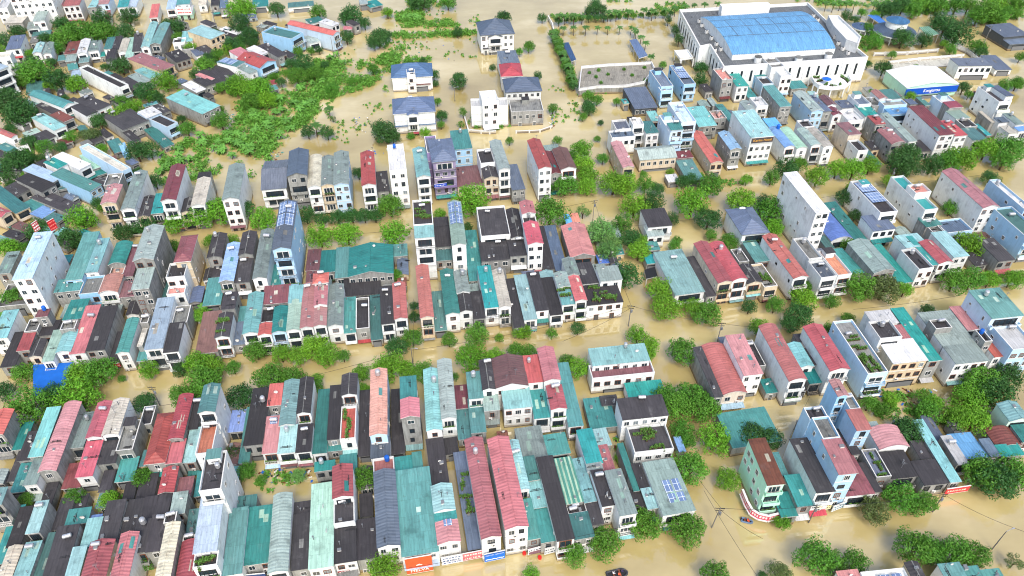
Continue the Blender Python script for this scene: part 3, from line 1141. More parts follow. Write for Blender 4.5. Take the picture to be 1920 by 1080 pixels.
def tidy():
    for row, S in ROWS.items():
        for s in S:
            a, b = s.FR - s.FL, s.BL - s.FL
            if s.free or np.hypot(*b) < 2.5 and False:
                ea, eb = ortho(unit(a), unit(b))
                la, lb = abs(a @ ea), abs(b @ eb)
                c = (s.FL + s.FR) / 2
                s.FL, s.ex, s.d = c - ea * la / 2, ea * la, eb * lb
        R = [s for s in S if not s.free]
        if not R: continue
        # direction of the row where each house stands: weighted mean of its neighbours
        cen = [(s.FL + s.FR) / 2 for s in R]
        dirs = []
        for i, s in enumerate(R):
            A, B = np.zeros(2), np.zeros(2)
            for j, o in enumerate(R):
                dist = np.hypot(*(cen[i] - cen[j]))
                wt = math.exp(-(dist / 45.0) ** 2)
                a, b = o.FR - o.FL, o.BL - o.FL
                A += a * wt; B += b * wt * min(1.0, np.hypot(*b) / 8.0)
            dirs.append(ortho(unit(A), unit(B)))
        for s, (ea, eb) in zip(R, dirs):
            a, b = s.FR - s.FL, s.BL - s.FL
            la = max(1.2, a @ ea); lb = max(1.2, b @ eb)
            c = (s.FL + s.FR) / 2
            s.FL, s.ex, s.d = c - ea * la / 2, ea * la, eb * lb
        # close slits and remove overlaps between side-by-side neighbours
        for i in range(len(R)):
            for j in range(len(R)):
                if i == j: continue
                p, q = R[i], R[j]
                ea, eb = unit(p.ex), unit(p.d)
                Wp, Dp = np.hypot(*p.ex), np.hypot(*p.d)
                r = q.FL - p.FL
                u0, v0 = r @ ea, r @ eb
                u1, v1 = u0 + q.ex @ ea, v0 + q.d @ eb
                ov = min(Dp, v1) - max(0, v0)
                if ov < 0.3 * min(Dp, v1 - v0): continue
                gap = u0 - Wp                       # q to the right of p
                if u0 > 0.4 * Wp and -0.45 * min(Wp, u1 - u0) < gap < 0.9:
                    m = gap / 2
                    p.ex = ea * (Wp + m - 0.02)
                    eq = unit(q.ex); Wq = np.hypot(*q.ex)
                    q.FL = q.FL - eq * (m - 0.02)
                    q.ex = eq * (Wq + m - 0.02)
tidy()
def filler(zone, row, limit, seed, hmax):
    """the small grey-roofed sheds packed between the houses of a quarter"""
    r = random.Random(seed)
    W_ = [pixel_to_world(x, y, 0) for x, y in zone]
    Q_ = [(p.x, p.y) for p in W_]
    secs = [s for H in HOUSES for s in H]
    boxes = [((s.FL + s.ex / 2 + s.d / 2), max(np.hypot(*s.ex), np.hypot(*s.d)) / 2, s) for s in secs]
    made = 0
    cen_ = np.array([b[0] for b in boxes])
    for _ in range(3000):
        px, py = r.uniform(min(q[0] for q in zone), max(q[0] for q in zone)), r.uniform(min(q[1] for q in zone), max(q[1] for q in zone))
        p = pixel_to_world(px, py, 3)
        c = np.array((p.x, p.y))
        x, y = p.x, p.y
        ins = False; j = len(Q_) - 1
        for i in range(len(Q_)):
            (xi, yi), (xj, yj) = Q_[i], Q_[j]
            if (yi > y) != (yj > y) and x < (xj - xi) * (y - yi) / (yj - yi) + xi: ins = not ins
            j = i
        if not ins: continue
        dist = np.hypot(*(np.array([b[0] for b in boxes]) - c).T) if len(boxes) != len(cen_) else np.hypot(*(cen_ - c).T)
        near = boxes[int(dist.argmin())][2]
        ea, eb = unit(near.ex), unit(near.d)
        W, D = r.uniform(2.2, 4.2), r.uniform(3.5, 7.5)
        FL = c - ea * W / 2 - eb * D / 2
        ok = True
        for bi in np.nonzero(dist < 22)[0]:
            ctr, rad_, s = boxes[bi]
            if dist[bi] > rad_ + 8: continue
            A = np.linalg.inv(np.array((s.ex, s.d)).T)
            for u in (0, .5, 1):
                for v in (0, .5, 1):
                    st = A @ (FL + ea * W * u + eb * D * v - s.FL)
                    if -.02 < st[0] < 1.02 and -.02 < st[1] < 1.02: ok = False
            B = np.linalg.inv(np.array((ea * W, eb * D)).T)
            for u in (0, .5, 1):
                for v in (0, .5, 1):
                    st = B @ (s.FL + s.ex * u + s.d * v - FL)
                    if 0 < st[0] < 1 and 0 < st[1] < 1: ok = False
            if not ok: break
        if not ok: continue
        s = Sec(); s.h = r.uniform(2.4, hmax * 0.75); s.kind = r.choice('ssgs'); s.roof = r.choice('kkkkcgntTB'); s.wall = r.choice('cccwe'); s.flags = ''
        s.row, s.free, s.wing, s.px = row, True, False, (px, py)
        s.FL, s.ex, s.d = FL, ea * W, eb * D
        HOUSES.append([s]); boxes.append((c, max(W, D) / 2, s)); made += 1
        cen_ = np.array([b[0] for b in boxes])
        if made >= limit: break
filler([(-10, 60), (-10, 470), (150, 470), (255, 330), (330, 250), (430, 175), (520, 150), (640, 95), (640, 40), (480, 45), (330, 40), (150, 60)], 'Q', 70, 21, 5.1)
filler([(130, 500), (385, 480), (375, 590), (120, 620)], 'D', 8, 3, 4.4)
filler([(400, 480), (760, 480), (760, 560), (390, 590)], 'D', 10, 4, 4.4)
filler([(820, 430), (1160, 430), (1160, 540), (825, 570)], 'D', 12, 5, 4.4)
filler([(0, 880), (450, 850), (450, 960), (0, 1000)], 'A', 14, 6, 4.4)
filler([(590, 850), (980, 820), (1010, 960), (600, 1000)], 'A', 10, 8, 4.2)
filler([(1150, 150), (1880, 190), (1800, 290), (1180, 290)], 'I', 22, 9, 5.0)
filler([(1230, 500), (1880, 430), (1850, 500), (1260, 540)], 'J', 10, 10, 4.4)
filler([(1350, 650), (1560, 640), (1600, 720), (1400, 750)], 'K', 6, 11, 4.4)
filler([(1480, 800), (1800, 800), (1800, 900), (1500, 920)], 'L', 8, 12, 4.2)
ALLSEC = [s for H in HOUSES for s in H]
for k, s in enumerate(ALLSEC):                     # a few centimetres of play, so that no two walls share a plane
    j = 0.02 + 0.006 * (k % 7)
    a, b = unit(s.ex), unit(s.d)
    s.FL = s.FL + a * j + b * j
    s.ex = s.ex - a * 2 * j
    s.d = s.d - b * 2 * j
    s.W, s.D = np.hypot(*s.ex), np.hypot(*s.d)
_inv = np.array([np.linalg.inv(np.array((s.ex, s.d)).T) for s in ALLSEC])
_org = np.array([s.FL for s in ALLSEC]); _hh = np.array([s.h for s in ALLSEC])
def roof_height_at(x, y):
    """height of the highest house at a ground point, 0 where there is none"""
    r = np.array((x, y)) - _org
    st = np.einsum('kij,kj->ki', _inv, r)
    ins = (st[:, 0] > 0) & (st[:, 0] < 1) & (st[:, 1] > 0) & (st[:, 1] < 1)
    return _hh[ins].max() if ins.any() else 0.0
def seen(p, own=None):
    """can a wall point be seen from the camera or from a few metres beside it"""
    for cx in (-9, 0, 9):
        d = np.array((cx - p[0], -p[1], CAM_H - p[2])); L = np.hypot(d[0], d[1])
        ok = True
        for k in (0.5, 1.2, 2, 3, 4.5, 6, 8, 11, 15, 20):
            q = p + d * (k / L)
            if q[2] > 20: break
            if roof_height_at(q[0], q[1]) > q[2]:
                ok = False; break
        if ok: return True
    return False

# ---------------------------------------------------------------- shared small parts
def window_mesh(name, frame, pane, bars=1):
    mb = MB()
    for x in (-0.5, 0.5): mb.box((x * 0.94, -0.03, 0), (0.07, 0.12, 1.0), 0)
    for z in (-0.5, 0.5): mb.box((0, -0.032, z * 0.95), (1.0, 0.12, 0.06), 0)
    for k in range(bars): mb.box(((k + 1) / (bars + 1) - 0.5, -0.02, 0), (0.045, 0.06, 0.9), 0)
    mb.face([(-0.47, -0.012, -0.47), (0.47, -0.012, -0.47), (0.47, -0.012, 0.47), (-0.47, -0.012, 0.47)], 1)
    return mb.mesh(name, [frame, pane])
WIN = [window_mesh("window", M_TRIM, M_GLASS, 1), window_mesh("window", M_TRIM, M_GLASS, 2),
       window_mesh("window", M_WOOD, M_GLASS, 1), window_mesh("window", M_TRIM, M_GLASSB, 2),
       window_mesh("window", M_DARK, M_GLASS, 3), window_mesh("window", M_TRIM, M_CURTAIN, 1), window_mesh("window", M_WOOD, M_CURTAIN, 2)]
def shutter_mesh():
    mb = MB()
    mb.box((0, -0.02, 0), (1, 0.06, 1), 0)
    for x in (-0.49, 0.49): mb.box((x, -0.06, 0), (0.03, 0.08, 1), 1)
    mb.box((0, -0.09, 0.47), (1.02, 0.2, 0.09), 1)
    return mb.mesh("shutter", [M_SHUT, M_DARK])
SHUT = shutter_mesh()
def tank_mesh(kind):
    mb = MB()
    if kind == 0:                                   # steel tank lying on a frame
        for k in range(8):
            pass
        prof = [(-1.0, 0.0), (-0.97, 0.32), (-0.85, 0.5), (0.85, 0.5), (0.97, 0.32), (1.0, 0.0)]
        n = 12
        for (x0, r0), (x1, r1) in zip(prof, prof[1:]):
            for i in range(n):
                a, b = 2 * math.pi * i / n, 2 * math.pi * (i + 1) / n
                P = lambda x, r, t: (x, r * math.cos(t), 1.0 + r * math.sin(t))
                mb.face([P(x0, r0, a), P(x0, r0, b), P(x1, r1, b), P(x1, r1, a)], 0)
        for x in (-0.6, 0.6):
            for y in (-0.38, 0.38): mb.tube((x, y, 0), (x, y, 0.72), 0.04, n=4, m=1)
            mb.box((x, 0, 0.6), (0.08, 0.9, 0.08), 1)
        mb.tube((0, 0, 1.48), (0, 0, 1.6), 0.16, n=8, m=0)
        return mb.mesh("water_tank", [M_STEEL, M_DARK])
    mat = M_STEEL if kind == 1 else M_BLUEP
    prof = [(0.55, 0.5), (0.6, 0.62), (0.6, 1.75), (0.45, 2.0), (0.15, 2.1), (0.15, 2.2), (0.0, 2.2)]
    n = 12
    for (r0, z0), (r1, z1) in zip(prof, prof[1:]):
        for i in range(n):
            a, b = 2 * math.pi * i / n, 2 * math.pi * (i + 1) / n
            mb.face([(r0 * math.cos(a), r0 * math.sin(a), z0), (r0 * math.cos(b), r0 * math.sin(b), z0),
                     (r1 * math.cos(b), r1 * math.sin(b), z1), (r1 * math.cos(a), r1 * math.sin(a), z1)], 0)
    for k in range(4):
        a = math.pi / 4 + k * math.pi / 2
        mb.tube((0.5 * math.cos(a), 0.5 * math.sin(a), 0), (0.5 * math.cos(a), 0.5 * math.sin(a), 0.6), 0.05, n=4, m=1)
    return mb.mesh("water_tank", [mat, M_DARK], True)
TANKS = [tank_mesh(0), tank_mesh(1), tank_mesh(2)]
def planter_mesh(seed):
    r = random.Random(seed)
    mb = MB()
    for k in range(4):
        x = -0.9 + 0.6 * k
        mb.box((x, 0, 0.16), (0.42, 0.42, 0.32), 1)
        for i in range(26):
            a, e = r.uniform(0, 6.28), r.uniform(0.1, 1.4)
            R = r.uniform(0.15, 0.5)
            c = Vector((x + R * math.cos(a) * math.cos(e), R * math.sin(a) * math.cos(e), 0.38 + R * 1.3 * math.sin(e)))
            leaf_quad(mb, c, r, 0.2)
    return mb.mesh("potted_plants", [M_PLANTER, M_BARK])
def leaf_quad(mb, c, r, s, up=0.3, m=0, n=None):
    if n is None: n = Vector((r.gauss(0, 1), r.gauss(0, 1), r.gauss(0, 1) + up))
    if n.length < 1e-3: n = Vector((0, 0, 1))
    n.normalize()
    u = n.orthogonal().normalized(); w = n.cross(u)
    t = r.uniform(0, 6.28)
    a = (u * math.cos(t) + w * math.sin(t)) * s
    b = n.cross(a.normalized()) * (s * r.uniform(0.45, 0.7))
    mb.face([c - a, c - b * 0.9 + a * 0.1, c + a, c + b * 0.9 + a * 0.1], m)
PLANTS = [planter_mesh(k) for k in range(3)]
def ac_mesh():
    mb = MB()
    mb.box((0, -0.2, 0), (0.85, 0.35, 0.6), 0)
    mb.tube((-0.12, -0.36, 0), (-0.12, -0.39, 0), 0.22, n=10, m=1)
    return mb.mesh("air_conditioner", [M_TRIM, M_DARK])
ACM = ac_mesh()

def odd_meshes():
    out = []
    m = MB(); m.box((0, 0, .2), (.7, .5, .4), 0); m.box((0, 0, .42), (.8, .6, .05), 1); out.append(("roof_vent", m.mesh("roof_vent", [M_TRIM, M_SHUT])))
    m = MB(); m.tube((0, 0, -.1), (0, 0, .9), .07, n=6); m.tube((0, 0, .9), (0, 0, 1.05), .14, n=6); out.append(("vent_pipe", m.mesh("vent_pipe", [M_SHUT])))
    m = MB(); m.tube((0, 0, -.1), (0, 0, 1.9), .035, n=5)
    for k in range(5): m.tube((-.5 + .08 * k, -.3 + .15 * k, 1.7), (.5 - .08 * k, -.3 + .15 * k, 1.7), .015, n=4)
    m.tube((0, -.35, 1.7), (0, .35, 1.7), .03, n=4); out.append(("aerial", m.mesh("aerial", [M_SHUT])))
    m = MB(); m.tube((0, 0, -.1), (0, 0, .6), .04, n=5)
    for k in range(10):
        a0, a1 = k * .6283, (k + 1) * .6283
        m.face([(0, -.05, .7), (.4 * math.cos(a0), -.2, .75 + .4 * math.sin(a0)), (.4 * math.cos(a1), -.2, .75 + .4 * math.sin(a1))])
    out.append(("satellite_dish", m.mesh("satellite_dish", [M_TRIM])))
    m = MB(); m.box((0, 0, .06), (2.2, .1, .1), 0); m.box((0, .25, .05), (1.7, .1, .1), 0); m.box((0.2, .12, .11), (.1, .6, .06), 0); out.append(("loose_planks", m.mesh("loose_planks", [M_DARK])))
    return out
ODDS = odd_meshes()
# ---------------------------------------------------------------- one house
def rzf_(v): return math.atan2(v.y, v.x)
def section(s, root, M, parent, rng):
    """walls, roof and facade of one section; M maps the plan to the house's own frame"""
    o2 = M @ Vector((s.FL[0], s.FL[1], 0)); R3 = M.to_3x3()
    ex = R3 @ Vector((s.ex[0], s.ex[1], 0)); dv = R3 @ Vector((s.d[0], s.d[1], 0))
    W, D, h = s.W, s.D, s.h
    def P(a, b, z): return o2 + ex * a + dv * b + Vector((0, 0, z))
    kind = s.kind
    rise = 0.0
    if kind == 'g': prof = [(0, 0), (0.5, min(1.5, 0.17 * W)), (1, 0)]
    elif kind == 'b': prof = [(k / 8, min(1.3, 0.17 * W) * (1 - (2 * k / 8 - 1) ** 2)) for k in range(9)]
    else: prof = [(0, 0), (1, 0)]
    wall = MB()
    ztop = h
    if kind == 's':
        rise = min(0.7, 0.035 * D) * (1 if rng.random() < 0.75 else -1)
        zf, zb = h - rise / 2, h + rise / 2
    else: zf = zb = h
    eav = 0.0
    if kind == 'f':
        w = min(0.22, W * 0.1); a0, b0 = w / W, w / D
        zr = h - 0.75
        c = [(0, 0), (1, 0), (1, 1), (0, 1)]; ci = [(a0, b0), (1 - a0, b0), (1 - a0, 1 - b0), (a0, 1 - b0)]
        for k in range(4):
            (x0, y0), (x1, y1) = c[k], c[(k + 1) % 4]
            (u0, v0), (u1, v1) = ci[k], ci[(k + 1) % 4]
            wall.face([P(x0, y0, -2), P(x1, y1, -2), P(x1, y1, h), P(x0, y0, h)])
            wall.face([P(x0, y0, h), P(x1, y1, h), P(u1, v1, h), P(u0, v0, h)], 1)
            wall.face([P(u0, v0, h), P(u1, v1, h), P(u1, v1, zr), P(u0, v0, zr)])
        wall.face([P(x, y, zr) for x, y in ci])
    elif kind == 'x':
        rx = min(2.2, 0.2 * D)
        wall.face([P(0, 0, -2), P(1, 0, -2), P(1, 0, h), P(0, 0, h)])
        wall.face([P(1, 1, -2), P(0, 1, -2), P(0, 1, h), P(1, 1, h)])
        for a in (0, 1): wall.face([P(a, 0, -2), P(a, 1, -2), P(a, 1, h), P(a, 0.5, h + rx), P(a, 0, h)])
    else:
        f = [P(0, 0, -2), P(1, 0, -2)] + [P(a, 0, zf + z) for a, z in reversed(prof)]
        b = [P(0, 1, -2), P(1, 1, -2)] + [P(a, 1, zb + z) for a, z in reversed(prof)]
        wall.face(f); wall.face(list(reversed(b)))
        wall.face([P(1, 0, -2), P(1, 1, -2), P(1, 1, zb), P(1, 0, zf)])
        wall.face([P(0, 1, -2), P(0, 0, -2), P(0, 0, zf), P(0, 1, zb)])
        if kind == 'h': wall.face([P(0, 0, h), P(1, 0, h), P(1, 1, h), P(0, 1, h)])
    # floor bands and pilasters seen on the facades
    if s.wall in 'webvt' and h > 5 and kind != 'x':
        z = h - 3.3
        while z > 0.8:
            c0, c1 = P(0.0, 0, z), P(1.0, 0, z)
            n = Vector((ex.y, -ex.x, 0)).normalized() * 0.07
            wall.face([c0 + n, c1 + n, c1 + n + Vector((0, 0, 0.22)), c0 + n + Vector((0, 0, 0.22))], 1)
            wall.face([c0 + n + Vector((0, 0, 0.22)), c1 + n + Vector((0, 0, 0.22)), c1 + Vector((0, 0, 0.22)), c0 + Vector((0, 0, 0.22))], 1)
            wall.face([c0, c1, c1 + n, c0 + n], 1)
            z -= 3.2
    wl = wall.build("wall" if not s.wing else "wing", [WALL[s.wall], M_TRIM], parent)
    holder = parent if not s.wing else wl
    # roof
    roof = MB()
    th = 0.12
    ov = 0.16
    if kind == 'f':
        w = min(0.22, W * 0.1) + 0.005; a0, b0 = w / W, w / D
        roof.face([P(a0, b0, h - 0.735), P(1 - a0, b0, h - 0.735), P(1 - a0, 1 - b0, h - 0.735), P(a0, 1 - b0, h - 0.735)])
    elif kind == 'h':
        e = 0.45
        a0, a1, b0, b1 = -e / W, 1 + e / W, -e / D, 1 + e / D
        hz = 0.30 * min(W, D)
        E = [P(a0, b0, h), P(a1, b0, h), P(a1, b1, h), P(a0, b1, h)]
        if W > D: r = (P(D / 2 / W, 0.5, h + hz), P(1 - D / 2 / W, 0.5, h + hz)); F = [[E[0], E[1], r[1], r[0]], [E[1], E[2], r[1]], [E[2], E[3], r[0], r[1]], [E[3], E[0], r[0]]]
        else: r = (P(0.5, W / 2 / D, h + hz), P(0.5, 1 - W / 2 / D, h + hz)); F = [[E[0], E[1], r[0]], [E[1], E[2], r[1], r[0]], [E[2], E[3], r[1]], [E[3], E[0], r[0], r[1]]]
        for q in F: roof.face(q)
        dz = Vector((0, 0, -0.22))
        for k in range(4): roof.face([E[k] + dz, E[(k + 1) % 4] + dz, E[(k + 1) % 4], E[k]], 1)
        roof.face([p + dz for p in reversed(E)], 1)
        for p in E:                                   # hip ridges
            q = min(r, key=lambda t: (t - p).length)
            roof.tube(p, q, 0.09, n=4, m=0)
        roof.tube(r[0], r[1], 0.1, n=4, m=0)
    else:
        e = ov if kind != 's' else 0.1
        if kind == 'x':
            ps = [(-0.3 / D, -0.05), (0.5, rx), (1 + 0.3 / D, -0.05)]
            Q = lambda a, z, t: P(t, a, h + z + 0.03)
            t0, t1 = -0.25 / W, 1 + 0.25 / W
        else:
            o_ = e / W
            sl = (prof[1][1] - prof[0][1]) / max(1e-6, prof[1][0] - prof[0][0])
            ps = [(-o_, -o_ * sl)] + prof[1:-1] + [(1 + o_, -o_ * sl)]
            t0, t1 = -0.35 / D, 1 + 0.2 / D
            Q = lambda a, z, t: P(a, t, zf + (zb - zf) * t + z + 0.03)
        dz = Vector((0, 0, th))
        for (a0, z0), (a1, z1) in zip(ps, ps[1:]):
            A, B, C_, D_ = Q(a0, z0, t0), Q(a1, z1, t0), Q(a1, z1, t1), Q(a0, z0, t1)
            roof.face([A + dz, B + dz, C_ + dz, D_ + dz], 0)
            roof.face([D_, C_, B, A], 0)
            roof.face([A, B, B + dz, A + dz], 1)
            roof.face([C_, D_, D_ + dz, C_ + dz], 1)
        for (a, z), fl in ((ps[0], 0), (ps[-1], 1)):
            A, D_ = Q(a, z, t0), Q(a, z, t1)
            q = [A, A + dz, D_ + dz, D_]
            roof.face(q if not fl else list(reversed(q)), 0)
        if kind in 'gx':                               # ridge capping
            k = len(ps) // 2
            roof.tube(Q(ps[k][0], ps[k][1] + th, t0), Q(ps[k][0], ps[k][1] + th, t1), 0.10, n=5, m=0 if s.roof not in 'k' else 2)
        # translucent or replaced sheets lying on the slope
        if kind in 'sgb' and D > 7 and rng.random() < 0.45:
            for _ in range(rng.choice((1, 1, 2))):
                a = rng.uniform(0.08, 0.7); b = rng.uniform(0.1, 0.8)
                wa, lb = min(0.22, 1.0 / W), rng.uniform(1.2, 3.0) / D
                def zat(x):
                    for (a0, z0), (a1, z1) in zip(ps, ps[1:]):
                        if a0 <= x <= a1: return z0 + (z1 - z0) * (x - a0) / (a1 - a0)
                    return 0
                if kind == 'g' and a < 0.5 < a + wa: a = 0.52
                q = [Q(x, zat(x) + th + 0.02, y) for x, y in ((a, b), (a + wa, b), (a + wa, min(0.97, b + lb)), (a, min(0.97, b + lb)))]
                roof.face(q, 2)
    patch = ROOF['G'] if s.roof in 'tTgGZ' else (ROOF['c'] if s.roof in 'kcn' else ROOF['t'] if rng.random() < 0.4 else ROOF['y'])
    R_ = ROOF_ACROSS if kind in 'gbh' else ROOF
    rf = roof.build("roof", [R_[s.roof], M_TRIM if s.roof not in 'kcn' else ROOF['c'], patch], holder)
    # roof furniture
    def on_roof(data, name, a, b, z, rz=0, sc=1.0):
        p = P(a, b, z)
        q = link(name, data, holder, p, rz); q.scale = (sc, sc, sc)
        return q
    zr = h - 0.73 if kind == 'f' else h + 0.15
    nt = s.flags.count('T')
    if nt == 0 and h > 7 and W > 2.4 and rng.random() < 0.22: nt = 1
    rzf = math.atan2(ex.y, ex.x)
    for k in range(nt):
        kd = 0 if rng.random() < 0.62 else rng.choice((1, 1, 1, 1, 1, 2))
        a, b = rng.uniform(0.3, 0.7), rng.uniform(0.72, 0.9) if k == 0 else rng.uniform(0.3, 0.6)
        if W < 2.6: a = 0.5
        zz = zr if kind != 'g' else h + 0.17 * W * (1 - abs(2 * a - 1)) * 0.9
        on_roof(TANKS[kd], "water_tank", a, b, zz, rzf + rng.uniform(-0.2, 0.2), rng.uniform(0.8, 1.05))
    if 'P' in s.flags:
        for k in range(max(4, int(W * D / 7))):
            on_roof(PLANTS[k % 3], "potted_plants", rng.uniform(0.2, 0.8), rng.uniform(0.08, 0.9), zr, rzf + rng.choice((0, 0, 1.57)), rng.uniform(0.8, 1.3))
    if 's' in s.flags:                                   # one small panel
        zz = h + 0.32 + (min(1.5, 0.17 * W) * 0.75 if kind == 'g' else 0)
        sp = MB(); p = P(0.5 if kind != 'g' else 0.55, 0.86, zz)
        sp.box((p.x, p.y, p.z), (1.7, 1.5, .07), 0, rzf_(ex)); sp.build('solar_panel', M_SOLAR, holder)
    if 'S' in s.flags:
        sp = MB()
        a0, a1 = (0.08, 0.92) if W < 7 else (0.3, 0.85)
        if kind == 'g':
            spans = ((0.04, 0.47), (0.53, 0.96)); b0, b1 = 0.45, 0.97
        elif W >= 7: spans = ((0.34, 0.58), (0.64, 0.86)); b0, b1 = 0.12, 0.6
        else: spans = ((0.08, 0.92),); b0, b1 = 0.3, 0.92
        for x0, x1 in spans:
            zz = lambda x: (min(1.5, 0.17 * W) * (1 - abs(2 * x - 1)) if kind == 'g' else 0) + (h + 0.28 if kind != 'f' else h + 0.1) + 0.02
            for (y0, y1) in ((b0, (b0 + b1) / 2 - 0.012), ((b0 + b1) / 2 + 0.012, b1)):
                q = [P(x0, y0, zz(x0)), P(x1, y0, zz(x1)), P(x1, y1, zz(x1)), P(x0, y1, zz(x0))]
                sp.face(q); dz = Vector((0, 0, -0.06)); sp.face([p + dz for p in reversed(q)])
                for k in range(4): sp.face([q[k] + dz, q[(k + 1) % 4] + dz, q[(k + 1) % 4], q[k]])
        sp.build("solar_panel", M_SOLAR, holder)
    if kind != 'h' and rng.random() < 0.6 and W > 2:     # odds and ends fixed on the roof
        for _ in range(rng.randint(1, 4)):
            a, b = rng.uniform(0.15, 0.85), rng.uniform(0.05, 0.95)
            zz = zr if kind == 'f' else (h + 0.1 + (min(1.4, 0.17 * W) * (1 - abs(2 * a - 1)) if kind in 'gb' else 0) + ((b - .5) * rise if kind == 's' else 0))
            nm, me_ = ODDS[rng.choice((0, 0, 1, 1, 2, 3, 4, 4))]
            q = on_roof(me_, nm, a, b, zz, rng.choice((rzf_(ex), rzf_(dv))), rng.uniform(0.7, 1.3))
    if kind == 'f' and W * D > 14 and 'P' not in s.flags:                # clutter on a flat roof: stair head, pipes
        if rng.random() < 0.55 and not s.wing and D > 7:
            bx = MB(); c = P(0.5, 0.84, 0)
            bw, bd, bh = min(2.6, W * 0.6), 2.2, 1.9
            bx.box((c.x, c.y, zr + bh / 2), (bw, bd, bh), 0, rzf)
            bx.box((c.x, c.y, zr + bh + 0.06), (bw + 0.4, bd + 0.4, 0.12), 1, rzf)
            bx.build("stair_head", [WALL[s.wall], ROOF['k' if rng.random() < 0.5 else 't']], holder)
    # facade
    Mi = M.inverted()
    def world(p): q = Mi @ p; return np.array((q.x, q.y, q.z))
    style = rng.choice(('balcony', 'balcony', 'window', 'window', 'mixed'))
    wm = rng.choice((0, 0, 1, 1, 2, 4)); wm = 2 if s.wall == 'e' and rng.random() < 0.6 else wm
    nrm = Vector((ex.y, -ex.x, 0)).normalized()
    mid = world(P(0.5, 0, 0)) + np.array((*(Mi.to_3x3() @ nrm)[:2], 0)) * 0.45
    zt = h - (0.9 if kind == 'f' else 0.3)
    lev = 0
    while zt > 1.2 and W > 1.6:
        zb_ = zt - 3.0
        pm = mid.copy(); pm[2] = max(0.3, (max(zb_, 0) + zt) / 2)
        if not seen(pm):
            zt -= 3.2; lev += 1; continue
        if zb_ < 0.2:                                   # half-drowned ground floor
            hh = max(0.5, zt - 0.5) + 0.4
            if rng.random() < 0.75:
                q = link("shutter", SHUT, holder, P(0.5, 0, zt - 0.5 - hh / 2) + nrm * 0.02, rzf)
                q.scale = (W * rng.uniform(0.6, 0.86), 1, hh)
            else:
                for a in ((0.28, 0.72) if W > 3 else (0.5,)):
                    q = link("window", WIN[wm], holder, P(a, 0, zt - 0.5 - hh / 2) + nrm * 0.02, rzf); q.scale = (min(1.3, W * 0.35), 1, hh)
            if rng.random() < 0.6 and h > 5 and lev and W < 9:    # awning over the street
                am = MB(); dp = rng.uniform(0.9, 1.7)
                a, b = P(0.02, 0, zt - 0.1), P(0.98, 0, zt - 0.1)
                c, d = b + nrm * dp - Vector((0, 0, 0.35)), a + nrm * dp - Vector((0, 0, 0.35))
                t_ = Vector((0, 0, 0.06))
                am.face([a + t_, d + t_, c + t_, b + t_]); am.face([a, b, c, d]); am.face([d, c, c + t_, d + t_]); am.face([a, d, d + t_, a + t_]); am.face([c, b, b + t_, c + t_])
                am.build("awning", ROOF[rng.choice('ttTgrmcLw')], holder)
        else:
            st = style if style != 'mixed' else ('balcony' if lev % 2 == 0 else 'window')
            if W > 9: st = 'window'
            if st == 'balcony' and s.wall != 'c' or (st == 'balcony' and rng.random() < 0.35):
                bal = MB(); dp = rng.uniform(0.7, 1.15)
                a, b = P(0.01, 0, zb_), P(0.99, 0, zb_)
                c2 = (a + b) / 2 + nrm * dp / 2
                bal.box((c2.x, c2.y, zb_ - 0.06), (W * 0.98, dp, 0.16), 0, rzf)
                solid = rng.random() < 0.55
                fr = (a + b) / 2 + nrm * (dp - 0.05)
                if solid: bal.box((fr.x, fr.y, zb_ + 0.42), (W * 0.98, 0.09, 0.82), 0, rzf)
                else:
                    bal.box((fr.x, fr.y, zb_ + 0.85), (W * 0.98, 0.07, 0.07), 1, rzf)
                    bal.box((fr.x, fr.y, zb_ + 0.12), (W * 0.98, 0.07, 0.07), 1, rzf)
                    nb = max(5, int(W / 0.35))
                    for k in range(nb):
                        p = a + (b - a) * ((k + 0.5) / nb) + nrm * (dp - 0.05)
                        bal.box((p.x, p.y, zb_ + 0.5), (0.06, 0.05, 0.72), 1, rzf)
                for p in (a + ex.normalized() * 0.05, b - ex.normalized() * 0.05):
                    p = p + nrm * dp / 2
                    bal.box((p.x, p.y, zb_ + 0.45), (0.09, dp - 0.1, 0.78), 0, rzf)
                bal.build("balcony", [WALL[s.wall], M_TRIM if rng.random() < 0.6 else M_DARK], holder)
                q = link("window", WIN[4 if rng.random() < 0.5 else wm], holder, P(0.5, 0, zb_ + 1.2) + nrm * 0.02, rzf)
                q.scale = (W * 0.72, 1, 2.3)
                if rng.random() < 0.35:
                    pl = link("potted_plants", PLANTS[rng.randrange(3)], holder, P(rng.uniform(0.35, 0.65), 0, zb_ + 0.03) + nrm * (dp * 0.55), rzf); pl.scale = (W / 3, 0.8, 0.8)
            else:
                n = max(1, min(6, int(W / 2.1)))
                for k in range(n):
                    a = (k + 0.5) / n + (rng.uniform(-0.05, 0.05) if n < 3 else 0)
                    q = link("window", WIN[wm if rng.random() < 0.65 else rng.choice((0, 2, 5, 6, 4))], holder, P(a, 0, zb_ + 1.55) + nrm * 0.02, rzf)
                    q.scale = (min(rng.uniform(1.0, 1.6), W / n * 0.66), 1, rng.uniform(1.2, 1.7))
                if rng.random() < 0.45 and W > 2.2:
                    link("air_conditioner", ACM, holder, P(rng.uniform(0.25, 0.75), 0, zb_ + 0.5) + nrm * 0.03, rzf)
        zt -= 3.2; lev += 1
